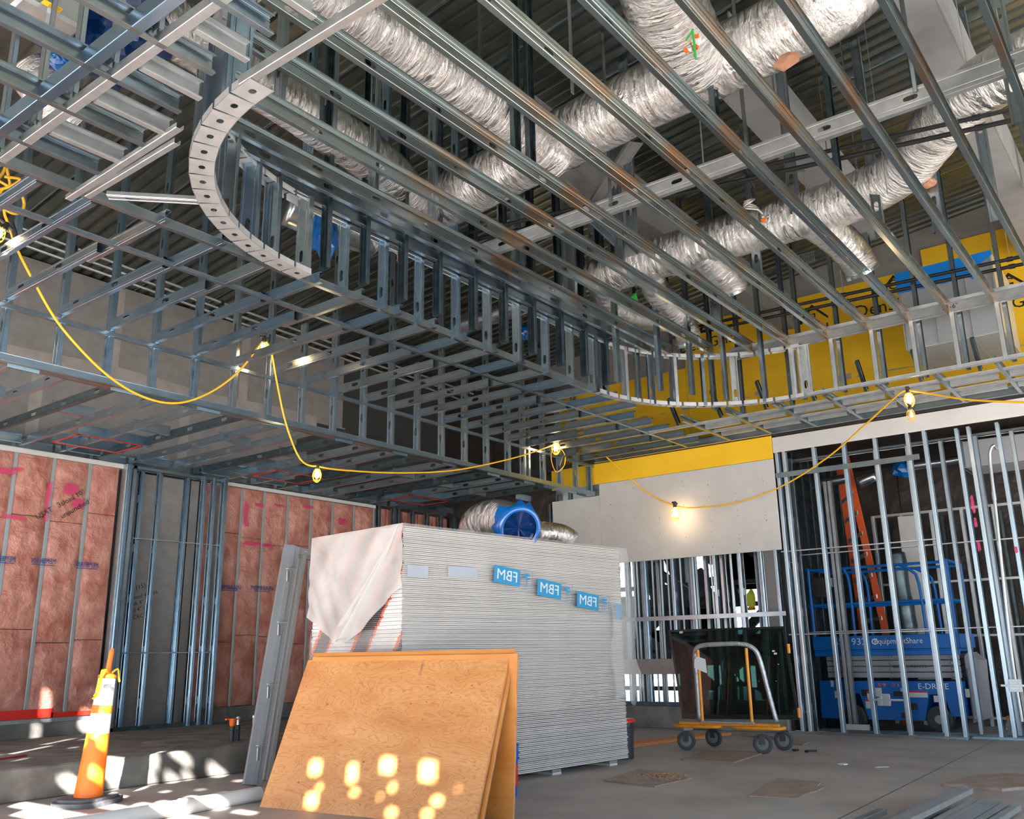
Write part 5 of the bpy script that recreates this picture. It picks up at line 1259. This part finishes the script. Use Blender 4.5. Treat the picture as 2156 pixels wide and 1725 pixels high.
t, cz = mat_scrap('long curled dark board on the floor near the right edge', [(1986, 1656), (2110, 1668), (2170, 1662), (2230, 1664), (2230, 1640), (2120, 1634), (2050, 1640)], z=.022)
mat_scrap('small flat scrap tucked under the long curled board', [(2002, 1660), (2040, 1664), (2060, 1662), (2040, 1656)], z=.006)
mat_scrap('flat scrap beside the rear cart wheel', [(1662, 1568), (1690, 1570), (1704, 1564), (1668, 1560)], z=.008)
M['lumber2'] = mat('orange_lumber', (.52, .17, .05), .7, var=((.62, .26, .10), 8, 4), stretch=(1, 8, 8))
lb = thing('lumber_board', 'reddish orange board lying on the floor right of the drywall stack', 'lumber', (10, 5.6, 0))
a = at(1316, 1577, 2, 0); b = at(1540, 1549, 2, 0); d = (b-a).normalized()
MB().cbox((0, 0, 0), ((b-a).length, .25, .038), .004).build('board', M['lumber2'], lb, mw=frame(a, d, Vector((-d.y, d.x, 0)), Z))
MB().cbox((-.001, .01, .001), (.002, .24, .036), .0005).build('end_grain', M['knot'], lb, mw=frame(a, d, Vector((-d.y, d.x, 0)), Z))
for i, (pa, pb, l) in enumerate((((1312, 1520), (1440, 1539), 'long pale plank on the floor against the curb behind the stack'), ((1560, 1550), (1648, 1560), 'pale plank passing behind the cart wheels'))):
    t = thing('plank', l, 'lumber', at(*pa, 2, 0)); a = at(*pa, 2, 0); b = at(*pb, 2, 0); d = (b-a).normalized()
    MB().cbox((0, 0, 0), ((b-a).length, .14, .04), .004).build('board', M['osb'], t, mw=frame(a, d, Vector((-d.y, d.x, 0)), Z))
    MB().cbox((.1, .02, .04), (.5, .05, .044), .001).build('grade_stamp', M['hard'], t, mw=frame(a, d, Vector((-d.y, d.x, 0)), Z))
def bit(nm, lbl, px, py, pts, h, m, cat='debris'):
    p = at(px, py, 2, 0); o = MB().prism(pts, 0.0005, h).build(nm, m, mw=Matrix.Translation(p)); tag(o, lbl, cat)
bit('debris_scrap', 'small black scrap on the floor right of the cart', 1674, 1582, [(-.03,-.02),(.03,-.03),(.04,.01),(.0,.03),(-.03,.02)], .02, M['black'])
bit('debris_scrap', 'longer crooked black scrap beside the small one', 1702, 1584, [(-.06,-.02),(-.01,-.01),(.03,-.06),(.06,-.07),(.05,-.03),(.0,.03),(-.05,.02)], .02, M['black'])
bit('debris_scrap', 'small white chip on the open floor', 1774, 1610, [(-.05,-.03),(.0,-.05),(.05,-.02),(.04,.03),(-.02,.04)], .008, M['reflect'])
bit('debris_scrap', 'pale paper sliver right of the white chip', 1857, 1616, [(-.05,.03),(.0,-.0),(.04,-.05),(.05,-.04),(.01,.02),(-.04,.05)], .004, M['reflect'])
bit('debris_scrap', 'dark twig-like sliver near the right edge of the floor', 2125, 1630, [(-.04,.05),(.0,-.0),(.02,-.06),(.03,-.05),(.01,.01),(-.03,.06)], .006, M['hard'])
bit('debris_scrap', 'orange scrap beside the pile of steel studs', 2012, 1713, [(-.03,-.02),(.05,-.03),(.06,.01),(-.02,.03)], .006, M['lumber2'])
bit('gypsum_block', 'broken piece of gypsum board standing on the wall plate', 1806, 1543, [(-.02,-.16),(.02,-.16),(.02,.14),(-.02,.14)], .10, M['gypw'])
# ---- pile of steel studs at the lower right corner
rnd = random.Random(12); od = (at(2110, 1684, 2, 0)-at(2040, 1725, 2, 0)).normalized(); sd = Vector((-od.y, od.x, 0))
names = [(1858, 1698), (1850, 1702), (1950, 1686), (1962, 1684), (1975, 1684), (1990, 1686), (2030, 1668), (2042, 1672), (2054, 1678), (2068, 1682), (2084, 1684), (2100, 1684), (2118, 1687), (2140, 1690)]
pos_w = ['leftmost', 'second from the left', 'third from the left', 'fourth from the left', 'fifth from the left', 'sixth from the left', 'seventh from the left', 'eighth from the left', 'ninth from the left', 'tenth from the left', 'eleventh from the left', 'twelfth from the left', 'thirteenth from the left', 'rightmost']
shift = 0
for k, (px, py) in enumerate(names):
    e = at(px+ shift, py+2, 2, .06); zz = .055+(.05 if k in (6, 7) else 0)
    o = put(section_mesh('stud', 2.4, .05, .035, 0, 'galv_white'), 'steel_stud', None, frame((e.x, e.y, zz), Z*-1, -od.cross(-Z), -od))
    tag(o, 'loose steel stud in the floor pile at the lower right, '+pos_w[k], 'steel stud', 'loose steel studs on the floor')
# bottle behind the wall plate
bt = thing('drink_bottle', 'clear drink bottle with an orange cap standing behind the right wall plate', 'bottle', (12.5, 1.9, 0))
p = at(2127, 1545, 0, 12.5); p.z = 0
M['clear'] = mat('clear_plastic', (.75, .78, .78), .12, trans=.8, alpha=.8)
MB().lathe([(.03, 0), (.034, .01), (.034, .06), (.03, .075), (.034, .09), (.034, .15), (.014, .19), (.014, .205)], 20).build('bottle_body', M['clear'], bt, mw=Matrix.Translation(p))
MB().lathe([(.018, .205), (.018, .235), (.015, .24)], 16).build('orange_cap', M['orange'], bt, mw=Matrix.Translation(p))
# ================================================================ STRING LIGHTS
M['cord'] = mat('yellow_cord', (.90, .48, .02), .45)
M['bulb'] = mat('lit_bulb', (1, .8, .5), .3, emit=((1.0, .72, .38), 40))
M['bulb_off'] = mat('unlit_bulb', (.8, .78, .72), .2)
M['sock'] = mat('black_lamp_socket', (.02, .02, .022), .5)
sl = thing('string_light', 'yellow cord of caged work lights looped along the bulkhead and across to the wall', 'work lights', (6, 7, 3.5))
P_ = [at(12, 345, 1, 6.6), at(22, 400, 1, 6.7), at(8, 440, 1, 6.8), at(20, 478, 1, 6.9), at(34, 520, 1, 6.95), at(75, 600, 1, 7.1), at(130, 690, 1, 7.2), at(220, 785, 1, 7.25), at(300, 835, 1, 7.3), at(372, 849, 1, 7.3), at(440, 828, 1, 7.3), at(500, 785, 1, 7.3), at(540, 735, 1, 7.3), at(556, 716, 1, 7.35)]
P2 = [at(556, 716, 1, 7.35), at(570, 735, 1, 7.3), at(582, 800, 1, 7.3), at(600, 885, 1, 7.3), at(625, 955, 1, 7.3), at(645, 978, 1, 7.3), at(668, 982, 1, 7.3), at(720, 990, 1, 7.3), at(840, 996, 1, 7.3), at(960, 990, 1, 7.3), at(1080, 965, 1, 7.3), at(1165, 937, 1, 7.3), at(1180, 925, 1, 7.3), at(1198, 906, 0, 11.6)]
P3 = [at(1232, 916, 0, 11.5), at(1290, 975, 0, 11.6), at(1360, 1035, 0, 11.7), at(1424, 1066, 0, 11.7), at(1480, 1068, 0, 11.7), at(1560, 1056, 0, 11.7), at(1650, 1022, 0, 11.6), at(1740, 965, 0, 11.3), at(1810, 905, 0, 10.9), at(1870, 850, 0, 10.5), at(1897, 826, 0, 10.25), at(1912, 822, 0, 10.15), at(1940, 826, 0, 10.1), at(2040, 842, 0, 9.9), at(2170, 848, 0, 9.7)]
def vine(pts, r, nm='cord'): return MB().tube(smooth_path(pts, .05 if nm == 'cord' else .012), r, 8).build(nm, M['cord'], sl, smooth=True)
vine(P_, .0105); vine(P2, .0095); vine(P3, .0105)
# coil and loops at the far left
vine([at(-30, 360, 1, 6.6), at(5, 385, 1, 6.55), at(35, 398, 1, 6.55), at(52, 380, 1, 6.6), at(56, 372, 1, 6.6)], .0105, 'cord_loop')
vine([at(-20, 400, 1, 6.6), at(15, 395, 1, 6.55), at(42, 378, 1, 6.5), at(10, 372, 1, 6.5)], .0105, 'cord_loop')
lp = [at(25+26*math.cos(a), 422+27*math.sin(a)+8*math.cos(a), 1, 6.6) for a in [2*math.pi*k/16 for k in range(17)]]
vine(lp, .0105, 'cord_loop')
vine([at(0, 430, 1, 6.6), at(-15, 400, 1, 6.6), at(8, 360, 1, 6.6), at(14, 335, 1, 6.6)], .0105, 'cord_loop')
def lamp(px, py, ax, val, s=1.0, lit=True, second=False, rot=0, ratio=1.0):
    """bulb cage hanging from px,py"""
    c = at(px, py, ax, val); mw = Matrix.Translation(c) @ Matrix.Rotation(rot, 4, 'Y') @ Matrix.Scale(s, 4)
    mb = MB(); prof = [(.012, 0), (.034, -.03), (.050, -.07), (.052, -.10), (.040, -.14), (.018, -.165), (.0, -.17)]
    for k in range(6):
        a = k*math.pi/3; pts = [Vector((r*math.cos(a), r*math.sin(a), z)) for r, z in prof]
        mb.tube(smooth_path(pts, .02), .0028, 5)
    for r, z in ((.034, -.03), (.052, -.09), (.038, -.145)):
        mb.tube([(r*math.cos(q*math.pi/8), r*math.sin(q*math.pi/8), z) for q in range(16)], .0028, 5, closed=True)
    g = mb.build('lamp_guard', M['cord'], sl, mw=mw)
    k_ = MB().lathe([(.016, -.02), (.022, -.01), (.022, .03), (.017, .05), (.012, .055)], 14).tube([(-.05, 0, .035), (.05, 0, .035)], .014, 8)
    o = k_.build('socket', M['sock'], g); o.matrix_parent_inverse = Matrix.Identity(4); o.matrix_basis = Matrix.Identity(4)
    o = MB().lathe([(.012, -.02), (.014, -.035), (.026, -.06), (.031, -.085), (.026, -.11), (.010, -.122)], 18).build('bulb', M['bulb'] if lit else M['bulb_off'], g, smooth=True)
    o.matrix_parent_inverse = Matrix.Identity(4); o.matrix_basis = Matrix.Identity(4)
    if lit:
        l = bpy.data.lights.new('bulb_glow', 'POINT'); l.energy = .9; l.color = (1, .78, .5); l.shadow_soft_size = .06
        lo = bpy.data.objects.new('bulb_glow', l); link(lo); lo.location = c+Vector((0, 0, -.23*s)); lo.parent = sl; lo.matrix_parent_inverse = world_of(sl).inverted()
    return g
lamp(556, 718, 1, 7.3, 1.0); lamp(668, 985, 1, 7.3, .92)
lamp(1170, 930, 1, 7.25, 1.15); lamp(1421, 1066, 0, 11.65, 1.25)
lamp(1912, 825, 0, 10.15, 1.05); lamp(1916, 860, 0, 10.12, .85, lit=False)
lamp(8, 480, 1, 6.6, 1.0, rot=.5)
vine([at(1170, 935, 1, 7.2), at(1188, 955, 1, 7.2), at(1188, 980, 1, 7.2), at(1172, 994, 1, 7.2), at(1162, 975, 1, 7.2), at(1160, 950, 1, 7.2)], .006, 'cord_loop')
MB().tube([at(1188, 960, 1, 7.15), at(1180, 985, 1, 7.15)], .018, 8).build('plug', M['sock'], sl)
MB().tube([at(24, 470, 1, 6.75), at(34, 502, 1, 6.75)], .02, 8).build('plug', M['sock'], sl)
# ================================================================ SCISSOR LIFT behind the studs
M['lblue'] = mat('lift_blue_paint', (.0, .13, .48), .4); M['lgrey'] = mat('lift_grey_paint', (.30, .31, .33), .5)
M['lwhite'] = mat('lift_white_lettering', (.75, .78, .8), .5); M['tyre'] = mat('lift_tyre', (.05, .055, .055), .8)
lf = thing('scissor_lift', 'blue scissor lift parked behind the bare studs, white lettering on its platform side', 'scissor lift', (13.1, 3.7, 0))
y0, y1, xf, xb = 4.55, 2.75, 12.72, 13.46
def lb_(a, b, nm, m='lblue', c=.006): return MB().cbox(a, b, c).build(nm, M[m], lf)
# chassis
MB().prism([(-.02, 0.14), (.30, .14), (.36, .46), (.52, .46), (.60, .14), (1.30, .14), (1.38, .46), (1.56, .46), (1.62, .2), (1.78, .2), (1.80, .62), (.0, .62)], 0, xb-xf).build('chassis', M['lblue'], lf, mw=frame((xb, y0, 0), -Y, Z, -X))
for yy in (y0-.42, y0-1.47):
    for xx in (xf-.02, xb-.1):
        w_ = MB().lathe([(.02, 0), (.13, 0), (.155, .012), (.16, .03), (.16, .09), (.155, .108), (.13, .12), (.02, .12)], 28).build('wheel', M['tyre'], lf, mw=frame((xx, yy, .16), Y, Z, X))
        h_ = MB().lathe([(.01, -.006), (.05, -.006), (.055, .0), (.11, .002), (.112, .118), (.01, .12)], 20).build('hub', M['lgrey'], w_); h_.matrix_parent_inverse = Matrix.Identity(4); h_.matrix_basis = Matrix.Identity(4)
# scissor arms, folded
for k in range(4):
    z_ = .66+.075*k
    for xx in (xf+.06, xb-.12):
        a = lb_((xx, y1+.02, z_), (xx+.05, y0-.1, z_+.066), 'scissor_arm', 'lgrey', .006)
    for yy in (y1+.10, y1+.85, y0-.2):
        MB().lathe([(.005, -.012), (.018, -.012), (.026, -.004), (.026, .01)], 14).build('pivot_pin', M['lgrey'], lf, mw=frame((xf+.05, yy, z_+.033), Y, Z, X))
text_mesh(lf, 'lettering', '888-80-RENTS', .05, face_x(xf+.052, y1+.62, .80), M['sock'], width=.42)
# platform deck and skirt
lb_((xf-.02, y1-.02, .98), (xb+.02, y0+.02, 1.02), 'platform_deck')
lb_((xf-.03, y1-.03, 1.02), (xf-.01, y0+.03, 1.20), 'toe_board')
lb_((xb+.01, y1-.03, 1.02), (xb+.03, y0+.03, 1.20), 'toe_board')
lb_((xf-.03, y1-.05, 1.02), (xb+.03, y1-.03, 1.20), 'toe_board')
lb_((xf-.04, y1-.02, .94), (xf-.0, y0+.02, 1.0), 'deck_rail')
text_mesh(lf, 'lettering', 'GS-1932', .13, face_x(xf-.033, at(1785, 1350, 0, xf).y-.02, 1.12), M['lwhite'], width=.46)
text_mesh(lf, 'lettering', 'EquipmentShare', .10, face_x(xf-.033, at(1892, 1347, 0, xf).y, 1.12), M['lwhite'], width=.60)
tg = MB().tube([(.035*math.cos(a), .035*math.sin(a), 0) for a in [k*math.pi/4 for k in range(8)]], .008, 6, closed=True); tg.build('logo_ring', M['lwhite'], lf, mw=face_x(xf-.035, at(1843, 1347, 0, xf).y, 1.12))
text_mesh(lf, 'lettering', 'E-DRIVE', .10, face_x(xf-.004, at(1965, 1448, 0, xf).y, .555), M['lwhite'], width=.36)
text_mesh(lf, 'lettering', '59  21', .055, face_x(xf-.004, at(1872, 1447, 0, xf).y, .57), M['orange'], width=.26)
M['decal'] = mat('white_warning_decal', (.62, .64, .66), .5)
for (px, py, w_, h_, r_) in ((1762, 1463, .055, .09, 0), (1830, 1465, .05, .11, 1), (1850, 1458, .08, .11, 0), (1830, 1482, .09, .12, 1), (1853, 1478, .07, .1, 0), (1932, 1462, .24, .08, 1), (1975, 1472, .10, .08, 0), (1902, 1453, .07, .04, 0), (1752, 1440, .04, .08, 0), (2037, 1460, .05, .1, 0)):
    q = at(px, py, 0, xf-.003)
    MB().cbox((xf-.006, q.y-w_/2, q.z-h_/2), (xf-.002, q.y+w_/2, q.z+h_/2), .0005).build('warning_decal', M['decal'], lf)
    if r_: MB().box((xf-.008, q.y-w_/2, q.z+h_*.25), (xf-.006, q.y+w_/2, q.z+h_/2)).build('decal_red_bar', M['redp'], lf)
for (px, py, w_, h_) in ((1822, 1459, .10, .08), (1895, 1461, .16, .06), (1908, 1489, .05, .03), (1925, 1488, .08, .08), (1908, 1507, .12, .07), (1798, 1475, .06, .05), (1800, 1506, .05, .03)):
    q = at(px, py, 0, xf-.003); MB().cbox((xf-.004, q.y-w_/2, q.z-h_/2), (xf-.001, q.y+w_/2, q.z+h_/2), .0005).build('panel_slot', M['sock'], lf)
# guard rails
def rail(pts, r=.019, nm='guard_rail'): return MB().tube(smooth_path([Vector(p) for p in pts], .06), r, 10).build(nm, M['lblue'], lf)
for xx in (xf-.02, xb+.02):
    rail([(xx, y0+.04, 2.10), (xx, y0-.5, 2.10), (xx, y1+.0, 2.10)]); rail([(xx, y0+.04, 1.62), (xx, y0-.8, 1.62), (xx, y1, 1.62)])
    rail([(xx, y1+.58, 2.10), (xx, y1+.42, 2.0), (xx, y1+.36, 1.85), (xx, y1+.34, 1.2)], nm='rail_post')
    rail([(xx, y0-.5, 2.08), (xx, y0-.55, 1.9), (xx, y0-.55, 1.2)], nm='rail_post')
    rail([(xx, y1, 2.12), (xx, y1, 1.7), (xx, y1, 1.2)], .026, 'rail_post'); rail([(xx, y0, 2.12), (xx, y0, 1.7), (xx, y0, 1.2)], .026, 'rail_post')
for yy in (y1-.0, y0+.02):
    rail([(xf, yy, 2.12), ((xf+xb)/2, yy, 2.12), (xb, yy, 2.12)]); rail([(xf, yy, 1.62), ((xf+xb)/2, yy, 1.62), (xb, yy, 1.62)])
lb_((xf-.06, y0-.22, 1.72), (xf+.02, y0-.06, 2.0), 'control_box', 'sock', .01); lb_((xf-.065, y0-.34, 1.86), (xf-.02, y0-.25, 1.98), 'control_label', 'decal', .004)
lb_((xf+.1, y1-.14, .15), (xb-.1, y1-.03, .78), 'entry_ladder', 'lgrey', .02)
MB().prism([(0, 0), (.12, .05), (.16, .75), (.05, .85), (0, .8)], 0, .5).build('end_cover', M['lgrey'], lf, mw=frame((xf+.62, y1-.03, .12), -Y, Z, -X))
# ladder leaning behind the lift
ld = thing('ladder', 'orange fibreglass step ladder standing behind the lift among the dark studs', 'ladder', (13.7, 4.1, 0))
M['ladder'] = mat('ladder_orange', (.62, .09, .015), .5)
la, lb2 = Vector((13.7, 3.75, 0)), Vector((13.6, 4.15, 3.9)); lc, ldd = Vector((14.2, 4.30, 0)), Vector((13.75, 4.35, 3.7))
for (a, b) in ((la, lb2), (lc, ldd)):
    x_ = (b-a).normalized()
    MB().cbox((-.015, -.05, 0), (.015, .05, (b-a).length), .004).build('ladder_rail', M['ladder'], ld, mw=frame(a, X, x_.cross(X), x_))
for k in range(12):
    t_ = .06+k*.078; a = la.lerp(lb2, t_); b = lc.lerp(ldd, t_); dv = (b-a).normalized()
    MB().cbox((-.03, -.012, 0), (.03, .012, (b-a).length), .003).build('rung', M['emt'], ld, mw=frame(a, Z, dv.cross(Z), dv))
# vertical black flex duct, metal ducts, conduit in the dark room
t = thing('flexible_duct', 'dark ribbed flexible duct hanging upright behind the lift rails', 'duct', (13.6, 3.45, 1))
flex('ribbed_hose', [(13.7, 3.62, 2.35), (13.7, 3.60, 1.8), (13.7, 3.58, 1.3), (13.7, 3.6, 1.03)], .13, t, m='galv_dark', wr=0, ridge=.06)
t = thing('spiral_duct', 'shiny corrugated metal duct high in the dark room, ending at blue film', 'duct', (13.5, 2.8, 3.5))
flex('spiral_pipe', [(13.5, 3.2, 3.53), (13.5, 2.8, 3.53), (13.5, 2.45, 3.54)], .06, t, m='spiral', wr=0, ridge=.06); crumple('blue_film', (13.5, 3.32, 3.5), .08, .12, .10, M['bluefilm'], t, 7, 2)
t = thing('spiral_duct', 'left corrugated metal duct piece high in the dark room', 'duct', (13.5, 4.4, 3.4))
flex('spiral_pipe', [(13.5, 4.75, 3.42), (13.5, 4.4, 3.45), (13.5, 4.1, 3.47)], .07, t, m='spiral', wr=0, ridge=.06)
t = thing('spiral_duct', 'short slanting corrugated metal duct between the two others in the dark room', 'duct', (13.5, 3.8, 3.4))
flex('spiral_pipe', [(13.5, 3.95, 3.38), (13.5, 3.7, 3.46)], .08, t, m='spiral', wr=0, ridge=.06)
t = thing('rectangular_duct', 'grey rectangular metal duct high at the right of the dark room', 'duct', (13.5, 1.8, 3.6))
MB().cbox((13.2, .2, 3.36), (13.9, 2.50, 3.72), .01).build('duct_body', M['lgrey'], t)
for yy in (2.45, 1.5, .6): MB().cbox((13.19, yy-.015, 3.35), (13.91, yy+.015, 3.73), .004).build('flange', M['galv'], t)
t = thing('conduit', 'bent steel conduit rising behind the right studs with a hooked top', 'conduit', (12.3, 2, 0))
MB().tube(smooth_path([at(2152, 1520, 0, 12.3), at(2130, 1380, 0, 12.3), at(2110, 1200, 0, 12.3), at(2095, 1060, 0, 12.3), at(2085, 975, 0, 12.3), at(2085, 948, 0, 12.3), at(2092, 938, 0, 12.32), at(2099, 945, 0, 12.4)], .05), .02, 10).build('conduit_tube', M['emt'], t)
for q in ((2093, 1045), (2104, 1150)): c = at(*q, 0, 12.3); MB().tube([c-Z*.05, c+Z*.05], .026, 10).build('coupling', M['emt'], t)
for k, yy in enumerate((4.42, 4.36)):
    t = thing('stored_stud', ('left', 'right')[k]+' of the two pale studs standing behind the lift rails', 'steel stud', (12.6, yy-.1, 0))
    member(t, 'stud', (12.62, yy-.25, 0), (12.62, yy-.25, 3.3), -Y, mk='galv_white')
# studs stored upright behind the low curb wall left of the doorway
rnd = random.Random(21)
tg_ = thing('upright_stud_rack', 'dense row of shiny upright conduits and studs behind the wall under the grey board', 'steel studs', (12.2, 6, 0))
for k in range(26):
    yy = 7.25-k*.083+rnd.uniform(-.02, .02)
    if 5.2 > yy: break
    if rnd.random() < .22: continue
    xx = 12.08+rnd.uniform(0, .25)
    MB().tube([(xx, yy, .32), (xx+rnd.uniform(-.02, .02), yy+rnd.uniform(-.02, .02), 3.3)], .014, 8).build('upright_tube', M['emt'], tg_)
for k in range(9):
    yy = 7.2-k*.26; member(tg_, 'upright_stud', (12.25, yy, .3), (12.25, yy, 3.3), -Y, mk='galv')
# safety vest scrap of colour outside
t = thing('hi_vis_vest', 'bright yellow-green vest scrap hanging outside, seen through the slot beside the grey column', 'clothing', at(1581, 1262, 0, 12.9))
crumple('fabric', at(1581, 1262, 0, 12.9), .03, .06, .12, mat('hi_vis_cloth', (.75, .85, .05), .6), t, 3, 2)
MB().cbox((-.035, -.05, -.02), (.035, .05, .02), .004).build('orange_band', M['orange'], t, mw=Matrix.Translation(at(1582, 1282, 0, 12.9)))
